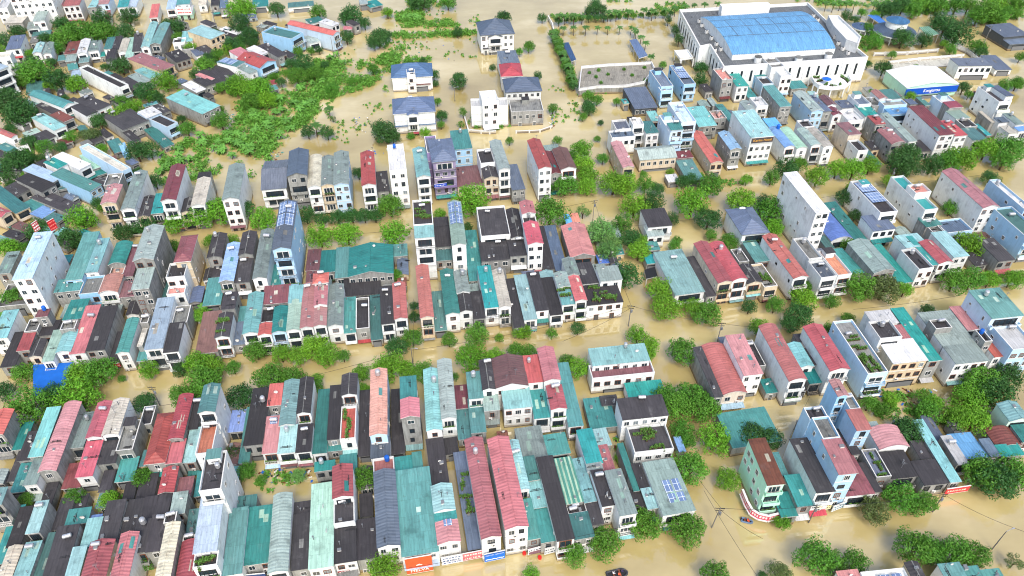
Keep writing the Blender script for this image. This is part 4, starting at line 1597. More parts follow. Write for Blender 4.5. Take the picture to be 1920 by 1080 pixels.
    # windows on an open side wall (towards the middle of the view)
    if 'W' in s.flags or (h > 6.5 and rng.random() < 0.35):
        side = 1 if s.px[0] < 960 else 0
        rs = math.atan2(dv.y, dv.x) if side else math.atan2(-dv.y, -dv.x)
        ns = ex.normalized() * (1 if side else -1)
        z = h - 2.2
        full = 'W' in s.flags and s.wall in 'wbtel'
        while z > 1.5:
            n = max(1, int(D / (2.6 if s.wall == 't' else 3.8)))
            for k in range(n):
                if rng.random() > (0.9 if s.wall in 't' and full else 0.6 if s.wall == 'e' and full else 0.42): continue
                b = (k + 0.5) / n + rng.uniform(-0.06, 0.06)
                p = P(side, b, z)
                w3 = world(p + ns * 0.4)
                if not seen(w3): continue
                q = link("window", WIN[wm if wm != 2 else 0], holder, p + ns * 0.02, rs)
                q.scale = (1.2, 1, 1.5) if s.wall == 't' else (rng.choice((0.6, 0.8, 1.1)), 1, rng.choice((0.7, 1.0, 1.3)))
            z -= 3.2
    return wl, rf

def describe(s):
    rw = f"{ROOF_WORD[s.roof]} {KIND_WORD[s.kind]} roof" if s.kind != 'f' else f"flat {ROOF_WORD[s.roof]} roof terrace"
    st = int(round((s.h + 1.6) / 3.2))
    num = {1: 'one', 2: 'two', 3: 'three', 4: 'four', 5: 'five', 6: 'six', 7: 'seven'}.get(st, 'seven')
    return rw, num, WALL_WORD[s.wall]
ROOTS = []
def build_houses():
    for H in HOUSES:
        s = H[0]
        rng = random.Random(int(abs(s.px[0] * 31 + s.px[1] * 17)))
        mid = s.FL + s.ex / 2
        ang = math.atan2(s.ex[1], s.ex[0])
        low = max(x.h for x in H) <= 4.3
        name = "shed" if low else "house"
        root = empty(name, (mid[0], mid[1], 0), ang)
        M = Matrix.Rotation(-ang, 4, 'Z') @ Matrix.Translation((-mid[0], -mid[1], 0))
        for x in H:
            wl, rf = section(x, root, M, root, rng)
            if x.wing:
                tag(wl, f"wing under a {describe(x)[0]}")
        root["category"] = "shed" if low else "house"
        root["group"] = ("low sheds " if low else "houses ") + ROW_TEXT[s.row]
        ROOTS.append((root, H))
build_houses()

def label_houses():
    info = []
    for root, H in ROOTS:
        s = H[0]
        rw, num, wall = describe(s)
        low = root["category"] == "shed"
        wide = 'wide ' if s.W > 9 else ('narrow ' if s.W < 3.0 else '')
        ex = ''
        fl = ''.join(x.flags for x in H)
        if 'S' in fl or 's' in fl: ex = ' with solar panels'
        elif 'P' in fl: ex = ' with potted plants'
        d = f"{wide}{wall} shed, {rw}" if low else f"{wide}{num}-storey {wall} house, {rw}{ex}"
        info.append([root, s, d, ROW_TEXT[s.row], rw])
    def count(keys):
        c = {}
        for k in keys: c[k] = c.get(k, 0) + 1
        return c
    base = [f"{d}, {r}" for _, _, d, r, _ in info]
    c = count(base)
    # second try: name the neighbours
    second = []
    for i, (root, s, d, r, rw) in enumerate(info):
        cen = s.FL + s.ex / 2 + s.d / 2
        best = {0: (1e9, None), 1: (1e9, None)}
        for j, (_, o, _, _, orw) in enumerate(info):
            if i == j: continue
            q = o.FL + o.ex / 2 + o.d / 2 - cen
            u, v = q @ unit(s.ex), q @ unit(s.d)
            k = 1 if u > 0 else 0
            if abs(v) < s.D * 0.8 + 3 and np.hypot(u, v) < best[k][0]: best[k] = (np.hypot(u, v), o)
        nb = [ROOF_WORD[best[k][1].roof] if best[k][1] is not None else 'water' for k in (0, 1)]
        short = f"{WALL_WORD[s.wall]} {'shed' if root['category'] == 'shed' else 'house'}, {rw}"
        second.append(f"{short}, between {nb[0]} and {nb[1]} roofs, {r}")
    c2 = count(second)
    third = {}
    for i, (root, s, d, r, rw) in enumerate(info):
        if c[base[i]] == 1 and len(base[i].split()) <= 16: lab = base[i]
        elif c2[second[i]] == 1 and len(second[i].split()) <= 16: lab = second[i]
        else:
            lab = None
            third.setdefault((rw, r), [])
        info[i].append(lab)
    for x in info:
        x[3] = x[3].replace('the right block', 'right block')
    third = {(k[0], k[1].replace('the right block', 'right block')): [] for k in third}
    for key in third:
        same = sorted([x for x in info if (x[4], x[3]) == key], key=lambda x: (x[1].px[0], x[1].px[1]))
        n = len(same)
        for k, x in enumerate(same):
            if x[5] is None:
                if n == 1: x[5] = f"only {x[4]} {x[3]}"
                else: x[5] = f"{ordinal(k)} {x[4]} counted from the left, {x[3]}"
    for x in info:
        if len(x[5].split()) > 16: x[5] = x[5].replace('counted from the left', 'from the left')
        w = x[5].replace(',', ' ,').split()
        x[0]["label"] = x[5]
label_houses()
# ---------------------------------------------------------------- large special buildings and yards
def poly_at(pts, z):
    """counter-clockwise ground polygon under picture points lying at height z"""
    q = [pixel_to_world(x, y, z) for x, y in pts]
    a = sum(q[i].x * q[(i + 1) % len(q)].y - q[(i + 1) % len(q)].x * q[i].y for i in range(len(q)))
    return q if a > 0 else list(reversed(q))
def local(pts, o): return [Vector((p.x - o.x, p.y - o.y, 0)) for p in pts]
def parapet(mb, pts, z0, z1, w=0.3, m=0, mtop=1):
    n = len(pts)
    c = sum((Vector((p.x, p.y, 0)) for p in pts), Vector()) / n
    for k in range(n):
        a, b = pts[k], pts[(k + 1) % n]
        d = (b - a); L = d.length; d.normalize()
        nrm = Vector((-d.y, d.x, 0))
        mid = (a + b) / 2 + nrm * w / 2
        rz = math.atan2(d.y, d.x)
        e = 0.0 if k % 2 else w * 0.98
        mb.box((mid.x, mid.y, (z0 + z1) / 2 + 0.002 * k), (L - e * 0, w, z1 - z0), m, rz)
        mb.box((mid.x, mid.y, z1 + 0.06 + 0.003 * k), (L + 0.1, w + 0.15, 0.12), mtop, rz)
def hall():
    z = 11.0
    P = poly_at([(1274, 18), (1312, 87), (1331, 83), (1357, 125), (1628, 107), (1588, 74), (1515, 5)], z)
    o = sum(P, Vector()) / len(P); o.z = 0
    root = empty("event_hall", o)
    tag(root, "huge white hall with a curved bright-blue sheet roof and parapets", "hall")
    L = local(P, o)
    w = MB()
    w.prism(L, -2, z - 1.2, 0)
    n = len(L)
    for k in range(n):                       # pilasters and long window slots
        a, b = L[k], L[(k + 1) % n]
        d = b - a; ln = d.length; d.normalize(); nr = Vector((d.y, -d.x, 0)); rz = math.atan2(d.y, d.x)
        m = int(ln / 4)
        for i in range(m):
            p = a + d * ((i + 0.5) * ln / m) + nr * 0.12
            w.box((p.x, p.y, 4.4), (0.5, 0.3, 10.8), 0, rz)
    parapet(w, L, z - 1.3, z, 0.4)
    w.build("wall", [WALL['w'], M_TRIM], root)
    wm = MB()
    for k in range(n):
        a, b = L[k], L[(k + 1) % n]
        d = b - a; ln = d.length; d.normalize(); nr = Vector((d.y, -d.x, 0)); rz = math.atan2(d.y, d.x)
        m = int(ln / 4)
        for i in range(0, m):
            if i == 0: continue
            p = a + d * (i * ln / m) + nr * 0.01
            q = link("window", WIN[4], root, (p.x, p.y, 6.2), rz); q.scale = (0.9, 1, 4.6)
    dk = MB(); dk.face([(p.x, p.y, z - 1.19) for p in L]); dk.build("roof_deck", roof_material("bitumen_deck", rgb(104, 110, 114), wear=0.8, rough=0.85), root)
    # curved blue roof
    q = [pixel_to_world(x, y, 12.0) - o for x, y in ((1373, 104), (1567, 92), (1500, 22), (1313, 33))]
    for v in q: v.z = 0
    r = MB(); N = 14; rise = 2.9
    zz = lambda t: 12.0 + rise * (1 - abs(2 * t - 1) ** 2.6) + 0.2
    pt = lambda s, t, dz=0: Vector(((q[0] * (1 - s) + q[1] * s) * (1 - t) + (q[3] * (1 - s) + q[2] * s) * t).to_tuple()) + Vector((0, 0, zz(t) + dz))
    for i in range(N):
        t0, t1 = i / N, (i + 1) / N
        for j in range(44):
            s0, s1 = j / 44, (j + 1) / 44; sm = (s0 + s1) / 2
            r.face([pt(s0, t0), pt(sm, t0, .16), pt(sm, t1, .16), pt(s0, t1)])
            r.face([pt(sm, t0, .16), pt(s1, t0), pt(s1, t1), pt(sm, t1, .16)])
    r.build("roof", roof_material("hall_blue_sheet", rgb(106, 164, 212), wear=0.25), root)
    sm_ = MB()                                            # lapped seams of the long sheets
    for t_ in (0.3, 0.52, 0.72):
        for j in range(44): sm_.face([pt(j / 44, t_, .2), pt((j + 1) / 44, t_, .2), pt((j + 1) / 44, t_ + .008, .2), pt(j / 44, t_ + .008, .2)])
    for s_ in (0.14, 0.29, 0.43, 0.57, 0.71, 0.86):
        for i in range(4, 10): sm_.face([pt(s_, i / N, .19), pt(s_ + .004, i / N, .19), pt(s_ + .004, (i + 1) / N, .19), pt(s_, (i + 1) / N, .19)])
    sm_.build("roof_seams", ROOF['n'], root)
    g = MB()
    for s_ in (0.004, 0.996):
        ptsf = [pt(s_, i / N, -0.03) for i in range(N + 1)]
        base = [Vector((ptsf[-1].x, ptsf[-1].y, z - 1.2)), Vector((ptsf[0].x, ptsf[0].y, z - 1.2))]
        g.face(ptsf + base)
    for t_ in (0.006, 0.994):
        a, b = pt(0.004, t_, -0.05), pt(0.996, t_, -0.05)
        g.face([a, b, Vector((b.x, b.y, z - 1.2)), Vector((a.x, a.y, z - 1.2))])
    g.build("gable_wall", WALL['w'], root)
    # raised end block
    B = local(poly_at([(1553, 29), (1572, 29), (1615, 69), (1609, 82), (1587, 74), (1563, 48)], 14.0), o)
    b = MB(); b.prism(B, z - 1.2, 13.2, 0); parapet(b, B, 13.0, 14.0, 0.3); b.build("end_block", [WALL['w'], M_TRIM], root)
    # back block with the tall white screen wall
    s0, s1 = pixel_to_world(1352, 24, 12) - o, pixel_to_world(1442, 20, 12) - o
    d = s1 - s0; d.z = 0; c = (s0 + s1) / 2
    b = MB(); b.box((c.x, c.y + 2, 12.2), (d.length, 3.5, 4.8), 0, math.atan2(d.y, d.x)); b.build("screen_wall", WALL['w'], root)
    # machines on the deck
    for k, (x, y) in enumerate(((1311, 40), (1316, 48), (1325, 60), (1334, 72), (1343, 83), (1351, 93), (1340, 95), (1566, 70), (1572, 82), (1580, 92), (1590, 100), (1525, 30), (1533, 38))):
        p = pixel_to_world(x, y, 10.5) - o
        m = MB(); m.box((0, 0, 0.75), (1.3, 1.0, 1.3), 0); m.tube((0, 0, 1.4), (0, 0, 1.55), 0.4, n=10, m=1)
        m.build("rooftop_machine", [M_TRIM, M_DARK], root, (p.x, p.y, 9.85), 0.5)
    for x, y in ((1421, 112), (1497, 113), (1553, 106)):
        p = pixel_to_world(x, y, 10.8) - o
        t = MB(); t.tube((0, 0, 0), (0, 0, 2.3), 1.5, n=14, m=0); t.tube((0, 0, 2.3), (0, 0, 2.5), 1.6, 1.5, n=14, m=1)
        t.build("round_tank", [WALL['w'], ROOF['c']], root, (p.x, p.y, 9.83), 0)
    # entrance canopy
    C_ = local(poly_at([(1264, 97), (1289, 95), (1299, 109), (1275, 112)], 4.5), o)
    cm = MB(); cm.prism(C_, 4.1, 4.5, 0); parapet(cm, C_, 4.5, 5.0, 0.25)
    for p in C_: cm.tube((p.x * .985, p.y * .985, -2), (p.x * .985, p.y * .985, 4.1), 0.3, n=8)
    cm.build("canopy", [WALL['w'], M_TRIM], root)
    # rounded terrace on columns in front
    T_ = local(poly_at([(1520, 146), (1527, 158), (1536, 164), (1560, 167), (1585, 164), (1596, 155), (1590, 144)], 5.0), o)
    tm = MB(); tm.prism(T_, 4.4, 5.0, 0); parapet(tm, T_, 5.0, 5.9, 0.22)
    for p in T_[:]: tm.tube((p.x, p.y + 0.6, -2), (p.x, p.y + 0.6, 4.4), 0.3, n=8)
    tm.build("terrace", [WALL['w'], M_TRIM], root)
    for k, (x, y) in enumerate(((1530, 146), (1537, 152), (1548, 160), (1575, 160), (1588, 152), (1580, 146), (1562, 162))):
        p = pixel_to_world(x, y, 5.2) - o
        q_ = link("potted_plants", PLANTS[k % 3], root, (p.x, p.y, 5.02), 0.4 * k); q_.scale = (1.3,) * 3
    p = pixel_to_world(1551, 146, 7.5) - o
    um = MB(); um.tube((0, 0, 5.0), (0, 0, 7.5), 0.05, n=6, m=0); um.tube((0, 0, 7.1), (0, 0, 7.8), 2.0, 0.05, n=8, m=1)
    um.build("parasol", [M_TRIM, M_BLUEP], root, (p.x, p.y, 0), 0)
hall()

def round_pavilion(px, py, R, zt, label, tiers=1):
    p = pixel_to_world(px, py, zt * 0.7)
    root = empty("round_pavilion", (p.x, p.y, 0))
    tag(root, label, "pavilion", "conical blue pavilions in the water park")
    rm = MB(); N = 28
    def cone(r0, z0, r1, z1):
        for k in range(N):
            a, b = 2 * math.pi * k / N, 2 * math.pi * (k + 1) / N
            rm.face([(r0 * math.cos(a), r0 * math.sin(a), z0), (r0 * math.cos(b), r0 * math.sin(b), z0), (r1 * math.cos(b), r1 * math.sin(b), z1), (r1 * math.cos(a), r1 * math.sin(a), z1)])
    zb = zt * 0.55
    cone(R, zb, R * 0.5, zb + R * 0.2); cone(R * 0.5, zb + R * 0.2, 0.05, zb + R * 0.34)
    rm.build("roof", ROOF['N'], root)
    w = MB()
    for k in range(12):
        a = 2 * math.pi * k / 12
        w.tube((R * .93 * math.cos(a), R * .93 * math.sin(a), -2), (R * .93 * math.cos(a), R * .93 * math.sin(a), zb), 0.22, n=6)
    for k in range(N):
        a, b = 2 * math.pi * k / N, 2 * math.pi * (k + 1) / N
        w.face([(R * math.cos(a), R * math.sin(a), zb - .5), (R * math.cos(b), R * math.sin(b), zb - .5), (R * math.cos(b), R * math.sin(b), zb - .01), (R * math.cos(a), R * math.sin(a), zb - .01)])
        w.face([(R * .6 * math.cos(a), R * .6 * math.sin(a), -2), (R * .6 * math.cos(b), R * .6 * math.sin(b), -2), (R * .6 * math.cos(b), R * .6 * math.sin(b), zb), (R * .6 * math.cos(a), R * .6 * math.sin(a), zb)])
    w.build("colonnade", WALL['w'], root)
    if tiers > 1:
        t = MB(); r2, z2 = R * 0.55, zb + R * 0.5
        for k in range(N):
            a, b = 2 * math.pi * k / N, 2 * math.pi * (k + 1) / N
            t.face([(r2 * math.cos(a), r2 * math.sin(a), z2), (r2 * math.cos(b), r2 * math.sin(b), z2), (0.05 * math.cos(b), 0.05 * math.sin(b), z2 + r2 * .35), (0.05 * math.cos(a), 0.05 * math.sin(a), z2 + r2 * .35)])
            t.face([(r2 * .9 * math.cos(a), r2 * .9 * math.sin(a), zb + R * .1), (r2 * .9 * math.cos(b), r2 * .9 * math.sin(b), zb + R * .1), (r2 * .9 * math.cos(b), r2 * .9 * math.sin(b), z2), (r2 * .9 * math.cos(a), r2 * .9 * math.sin(a), z2)], 1)
        t.build("upper_tier", [ROOF['N'], WALL['w']], root)
round_pavilion(1679, 52, 9.5, 8, "large round pavilion with a two-tier conical blue roof", 2)
round_pavilion(1619, 46, 5.0, 6, "small round pavilion with a single conical blue roof")

def shelter(pts, z, name, label, roofmat, posts=True, cat="shelter", group=None):
    P = poly_at(pts, z); o = sum(P, Vector()) / len(P); o.z = 0
    root = empty(name, o); tag(root, label, cat, group)
    L = local(P, o)
    r = MB(); r.prism(L, z - 0.25, z, 1, 0); r.build("roof", [roofmat, M_TRIM], root)
    p = MB()
    n = len(L)
    for k in range(n):
        a, b = L[k] * 0.93, L[(k + 1) % n] * 0.93
        m = max(1, int((b - a).length / 4))
        for i in range(m):
            q = a + (b - a) * (i / m)
            p.tube((q.x, q.y, -2), (q.x, q.y, z - 0.25), 0.14, n=6)
    p.build("posts", M_TRIM, root)
    return root
T20 = lambda x, y: (960 + x / 3, y / 3)
T30 = lambda x, y: (1440 + x / 3, y / 3)
shelter([T20(283, 242), T20(318, 237), T20(362, 335), T20(335, 345)], 3.0, "carport", "blue open shelter beside the palm hedge, half hidden", ROOF['N'], group="blue shelters in the flooded court")
shelter([T20(660, 225), T20(700, 218), T20(765, 312), T20(715, 328)], 3.2, "carport", "blue open shelter with white posts beside the row of palms", ROOF['N'], group="blue shelters in the flooded court")
shelter([T30(560, 85), T30(610, 78), T30(665, 125), T30(630, 132)], 3.0, "canopy", "small bright-blue canopy behind the round pavilions", ROOF['u'])
shelter([T30(850, 152), T30(905, 147), T30(965, 190), T30(900, 205)], 4.5, "canopy", "striped green canopy beside the round blue pavilion", ROOF['Z'])

shelter([(62, 684), (138, 679), (116, 738), (62, 744)], 3.4, "tarpaulin_canopy", "big bright-blue tarpaulin canopy among trees at the left middle street", M_TARP, cat="canopy")
shelter([(1208, 506), (1228, 500), (1233, 518), (1212, 523)], 2.6, "tarpaulin_canopy", "small dark tarpaulin beside the pale teal corner house", M_DARK, cat="canopy")
def raised_yard():
    z = 2.6
    P = poly_at([T20(390, 385), T20(540, 372), T20(785, 360), T20(800, 392), T20(745, 470), T20(640, 492), T20(480, 497), T20(375, 512)], z)
    o = sum(P, Vector()) / len(P); o.z = 0
    root = empty("raised_terrace", o)
    tag(root, "walled grey concrete terrace standing above the water, dotted with shrubs", "terrace")
    L = local(P, o)
    d = MB(); d.prism(L, -2, z, 1, 0); d.build("deck", [roof_material("worn_screed", rgb(168, 164, 152), wear=0.9, rough=0.9), WALL['c']], root)
    w = MB(); parapet(w, L, z - 0.05, z + 1.0, 0.25); w.build("parapet", [WALL['w'], M_TRIM], root)
    return z
YARD_Z = raised_yard()
def wall_run(pts, h, name, label, mat, thick=0.3):
    q = [pixel_to_world(x, y, h) for x, y in pts]
    o = q[0].copy(); o.z = 0
    mb = MB()
    for a, b in zip(q, q[1:]):
        d = b - a; L = math.hypot(d.x, d.y); rz = math.atan2(d.y, d.x); c = (a + b) / 2 - o
        mb.box((c.x, c.y, h / 2 - 1), (L, thick, h + 2), 0, rz)
        mb.box((c.x, c.y, h + 0.05), (L + .1, thick + .15, 0.1), 1, rz)
        for i in range(int(L / 5) + 1):
            p = a + d * min(1, i * 5 / L) - o
            mb.box((p.x, p.y, h / 2 - 0.9), (thick + .25, thick + .25, h + 2.2), 1, rz)
    ob = mb.build(name, [mat, M_TRIM], None, o)
    tag(ob, label, "wall", "boundary walls in the water")
wall_run([T30(600, 296), T30(790, 290), T30(962, 274)], 1.6, "boundary_wall", "long white wall below the round blue pavilions", WALL['w'])
wall_run([T30(680, 345), T30(860, 325), T30(1105, 305)], 1.6, "boundary_wall", "white wall along the back of the empty concrete lot", WALL['w'])
wall_run([T30(1068, 256), T30(1120, 275), T30(1190, 330)], 2.0, "boundary_wall", "stepped white wall beside the grey-roofed pavilion house", WALL['w'])
wall_run([(871, 218), (878, 243), (918, 246), (930, 245)], 1.2, "boundary_wall", "white garden wall around the modern white villa", WALL['w'])
wall_run([(968, 246), (1012, 244), (1036, 236)], 0.9, "boundary_wall", "low grey wall below the unfinished concrete building", WALL['c'])
wall_run([(1028, 30), (1036, 44), (1038, 55)], 2.2, "boundary_wall", "pale wall at the head of the palm hedge", WALL['w'])
wall_run([(740, 160), (805, 158)], 1.0, "boundary_wall", "low pale wall below the upper blue-roofed villa", WALL['w'])
def lot():
    P = poly_at([T30(690, 350), T30(870, 328), T30(1105, 308), T30(1065, 368), T30(695, 392)], 0.35)
    o = sum(P, Vector()) / len(P); o.z = 0
    mb = MB(); mb.prism(local(P, o), -2, 0.35, 1, 0)
    tag(mb.build("concrete_lot", [roof_material("pale_screed", rgb(176, 174, 164), wear=0.9, rough=0.9), WALL['c']], None, o), kind="structure")
lot()
# ---------------------------------------------------------------- trees, palms, bananas, scrub
def crown_mesh(seed, tall=1.0, loose=0.0):
    r = random.Random(seed)
    mb = MB()
    blobs = []
    n = 46
    for k in range(n):
        y = 1 - 2 * (k + 0.5) / n
        if y < -0.62: continue
        a = k * 2.39996 + r.uniform(-0.3, 0.3)
        rr = math.sqrt(max(0, 1 - y * y))
        if r.random() < 0.05: continue
        R = r.uniform(0.56, 0.9) * (1 + 0.12 * math.sin(3 * a + seed))
        blobs.append((Vector((rr * math.cos(a) * R, rr * math.sin(a) * R, y * R * 0.8 * tall)), r.uniform(0.2, 0.34)))
    for k in range(9):
        blobs.append((Vector((r.uniform(-.4, .4), r.uniform(-.4, .4), r.uniform(-.25, .4) * tall)), 0.3))
    for c, br in blobs:
        if r.random() < loose: continue
        for i in range(80):
            d = Vector((r.gauss(0, 1), r.gauss(0, 1), r.gauss(0, 1) * 0.85)); d.normalize()
            p = c + d * br * r.uniform(0.72, 1.06)
            nn = d * 0.9 + Vector((r.gauss(0, .5), r.gauss(0, .5), r.gauss(0, .5) + 0.35))
            leaf_quad(mb, p, r, r.uniform(0.038, 0.07), n=nn)
    return mb.mesh("crown", M_LEAF)
def trunk_mesh(seed):
    r = random.Random(seed)
    mb = MB()
    mb.tube((0, 0, -1.75), (0.02, 0.01, -0.7), 0.085, 0.07, n=7)
    mb.tube((0.02, 0.01, -0.7), (0, 0, -0.1), 0.07, 0.055, n=7)
    for k in range(6):
        a = k * 1.05 + r.uniform(-.3, .3)
        e = Vector((0.5 * math.cos(a), 0.5 * math.sin(a), r.uniform(-0.1, 0.35)))
        s = Vector((0.01, 0.01, -0.75 + 0.1 * k))
        m = (s + e) / 2 + Vector((0, 0, 0.08))
        mb.tube(s, m, 0.042, 0.028, n=5); mb.tube(m, e, 0.028, 0.012, n=5)
    return mb.mesh("trunk", M_BARK)
CROWNS = [crown_mesh(11), crown_mesh(12, 0.9), crown_mesh(13, 1.05, 0.12), crown_mesh(14, 0.85, 0.06), crown_mesh(15, 1.15)]
CROWN_TALL = crown_mesh(21, 1.7, 0.1)
CROWN_THIN = crown_mesh(22, 1.1, 0.55)
TRUNKS = [trunk_mesh(k) for k in range(3)]
LEAFCOL = {'l': (0.125, 0.31, 0.02), 'm': (0.08, 0.23, 0.022), 'd': (0.038, 0.125, 0.026), 'o': (0.10, 0.16, 0.045), 'p': (0.13, 0.29, 0.07)}
TREEWORD = {'l': 'bright green', 'm': 'mid-green', 'd': 'dark green', 'o': 'olive-green', 'p': 'pale green'}
TREES = []
PR = random.Random(99)
def tree(px, py, rp, col, form=''):
    zc = depth_at(px, py, 3)
    R = 0.95 * rp * zc / F_PX
    h = R * 0.72 + (1.1 if R > 1.6 else 0.35)
    if form == 't': h = R * 1.5 + 0.3
    p = pixel_to_world(px, py, h)
    small = R < 2.75
    root = empty("shrub" if small else "tree", (p.x, p.y, h), PR.uniform(0, 6.28))
    s = R * PR.uniform(1.0, 1.1)
    root.scale = (s, s, s * PR.uniform(0.92, 1.08))
    cm = CROWN_TALL if form == 't' else CROWN_THIN if form == 'b' else CROWNS[PR.randrange(5)]
    c = link("crown", cm, root)
    b = LEAFCOL[col]; k = PR.uniform(0.85, 1.18); g = PR.uniform(0.9, 1.12)
    c.color = (b[0] * k * g, b[1] * k, b[2] * k, 1)
    link("trunk", TRUNKS[PR.randrange(3)], root)
    TREES.append([root, px, py, R, col, form, small])
def tiles(ox, oy, txt, sc=3.0):
    for it in txt.split(','):
        w = it.split()
        tree(ox + float(w[0]) / sc, oy + float(w[1]) / sc, float(w[2]) / sc, w[3], w[4] if len(w) > 4 else '')
tiles(0, 720, "20 40 65 d,165 130 120 m,300 60 75 d,440 70 110 l,145 650 50 m,420 640 60 m,610 650 60 l,800 525 65 m,810 105 72 d,1020 60 75 m,1130 40 70 m,1350 70 85 d,1310 390 50 d,1385 490 60 m,820 1000 60 m")
tiles(480, 720, "605 530 78 m,720 1040 105 l,240 520 48 p,30 540 38 m,340 10 42 m,605 30 40 l")
tiles(960, 720, "350 960 72 m,520 890 102 m,745 790 105 m,985 810 112 m,1140 310 98 l,1000 470 105 m,1215 540 72 l,930 130 100 m,870 70 85 m,1080 130 95 m,1010 60 80 m,960 265 68 m,990 320 50 m,1360 290 85 d,110 1075 62 l,1140 1075 90 m,1410 1080 32 d,600 415 30 l")
tiles(1440, 720, "80 775 50 l,600 710 85 o,740 640 95 m,840 680 70 m,895 660 65 m,1200 500 110 m,1290 540 120 d,1400 510 120 m,830 920 115 m,930 940 90 m,1060 950 110 m,1170 960 90 m,270 980 120 m,370 1000 70 m,490 1000 80 m,70 1060 70 o,1390 1000 55 o b,790 260 92 d,1060 190 90 l,1170 200 100 l,1130 80 100 l,1280 50 110 d,1200 30 80 m,570 110 55 m,900 150 70 m,20 310 72 d,650 150 52 m,880 70 60 m,690 90 45 l,930 110 60 l")
tiles(0, 360, "40 310 62 l,460 150 82 l,390 260 70 d,210 215 75 d,690 230 62 d,760 200 50 d,830 180 70 d,985 170 72 l,1130 140 82 l,1240 100 100 l,1370 95 68 d,980 310 48 m,1180 270 40 l,1310 270 35 l,130 1020 68 m,450 1030 95 l,560 1010 95 m,835 1000 62 l,1015 1000 45 d,1110 960 80 l,1190 985 75 l,1310 985 48 m,685 1050 25 m,1150 1060 100 m,60 420 40 m,60 595 60 m,1130 690 50 l")
tiles(480, 360, "40 155 78 l,360 250 78 l,510 235 82 l,775 230 82 l,755 75 82 m,460 140 58 d,540 130 52 d,610 130 48 d,670 130 48 d,280 130 60 d,370 155 48 d,1035 125 40 l,1210 50 102 l,1190 195 32 d,785 465 45 m,0 890 72 m,140 910 62 l,240 920 62 l,330 870 85 l,400 920 72 l,490 920 42 m,790 870 65 d,880 820 62 m,890 700 36 d,890 640 30 d,1085 830 52 m,1240 805 72 m,1370 820 30 l,1210 930 92 l,1340 930 62 l,760 980 95 l,850 1000 60 l,590 1020 55 l,940 1010 72 m,80 1040 95 m,200 1050 82 m,340 1050 42 l,1110 1040 32 m,700 1000 60 l")
tiles(960, 360, "215 110 100 m,400 110 45 p b,500 220 85 p,560 290 70 p,540 330 70 p,640 470 92 d,690 80 85 l,620 180 62 m,670 260 70 d,715 330 72 l,720 280 55 l,790 60 70 d,1015 60 105 l,1290 50 85 l,1105 150 75 d,1410 60 52 d,830 550 75 l,870 650 92 l,1020 650 62 l,1100 680 82 m,1335 645 46 d,370 765 42 d,225 795 36 m,70 785 50 l,40 790 40 l,705 805 62 l,780 860 58 l,960 895 90 m,1390 760 62 l,1220 280 58 m,915 300 42 m,90 900 62 m,370 990 72 l,1120 240 38 m,900 150 45 d,20 890 50 m,310 950 50 m,770 910 45 l,930 270 30 m")
tiles(1440, 360, "20 100 95 m,30 200 62 l,40 635 58 m,205 600 78 l,230 525 36 m,360 615 48 m,515 535 92 m,650 540 98 o,770 545 52 l,180 690 82 d,130 740 62 d,345 770 42 m,1050 500 82 m,1150 490 82 m,1250 490 62 l,1370 490 62 l,1140 290 88 l,440 290 46 m,490 130 42 d,1030 90 52 m,440 30 62 d,1190 1050 100 m,1350 1030 90 d,900 670 46 d,450 710 40 m,300 530 30 l,1420 480 50 l")
tiles(0, 0, "190 400 95 m,150 440 60 m,330 450 76 d,430 470 58 l,50 590 105 d,110 640 90 d,360 210 75 m,430 180 75 m,520 180 70 m,590 180 75 m,700 180 60 d,570 110 62 d,720 95 58 d,350 140 58 d,980 150 62 d,940 140 45 d,1360 50 82 l,1350 140 70 d,1310 250 58 d,1400 200 62 d,680 370 62 d,930 460 66 l,820 520 66 d,710 620 60 l,660 650 55 l,760 600 50 l,560 680 52 d,770 850 76 d,840 840 60 d,520 760 52 o,470 755 36 o,250 830 52 m,90 900 85 d,40 960 75 d,150 880 50 m,1070 270 40 l,1220 310 42 m,1150 370 62 m,1340 480 75 l,1410 500 75 l,1410 570 62 m,1240 680 62 m,1050 720 52 m,100 180 50 d,20 230 52 d,680 570 46 m,860 540 42 m,870 1020 50 d,400 770 42 m,1230 620 36 m,330 275 40 m,40 540 70 d,160 800 50 d")
tiles(480, 0, "115 50 52 d,350 70 52 m,540 90 66 d,500 100 40 d,610 130 40 d,510 210 46 d,690 210 66 d,665 245 40 d,270 360 60 d,230 430 60 m,330 410 52 m,20 500 85 l,60 560 60 l,385 365 26 d,140 460 32 d,540 455 32 m,655 385 36 m,425 540 22 m,730 745 78 d,690 720 50 d,770 770 45 d,290 740 46 d,400 745 46 d,1140 460 50 d,1140 430 34 d,1020 570 25 m,1045 650 36 d,1000 420 36 d,1010 470 22 d,1135 180 32 d,1395 95 46 d,1330 380 22 d,1165 630 26 m t,575 970 42 d,950 745 32 l,870 765 25 m,1425 790 26 m,740 70 34 l,930 10 62 d,890 20 40 d,1080 10 50 m,435 670 22 o b,200 360 42 d,1040 700 25 m,730 200 40 d,430 500 40 m,1150 700 24 m b,865 350 22 m,940 350 28 d")
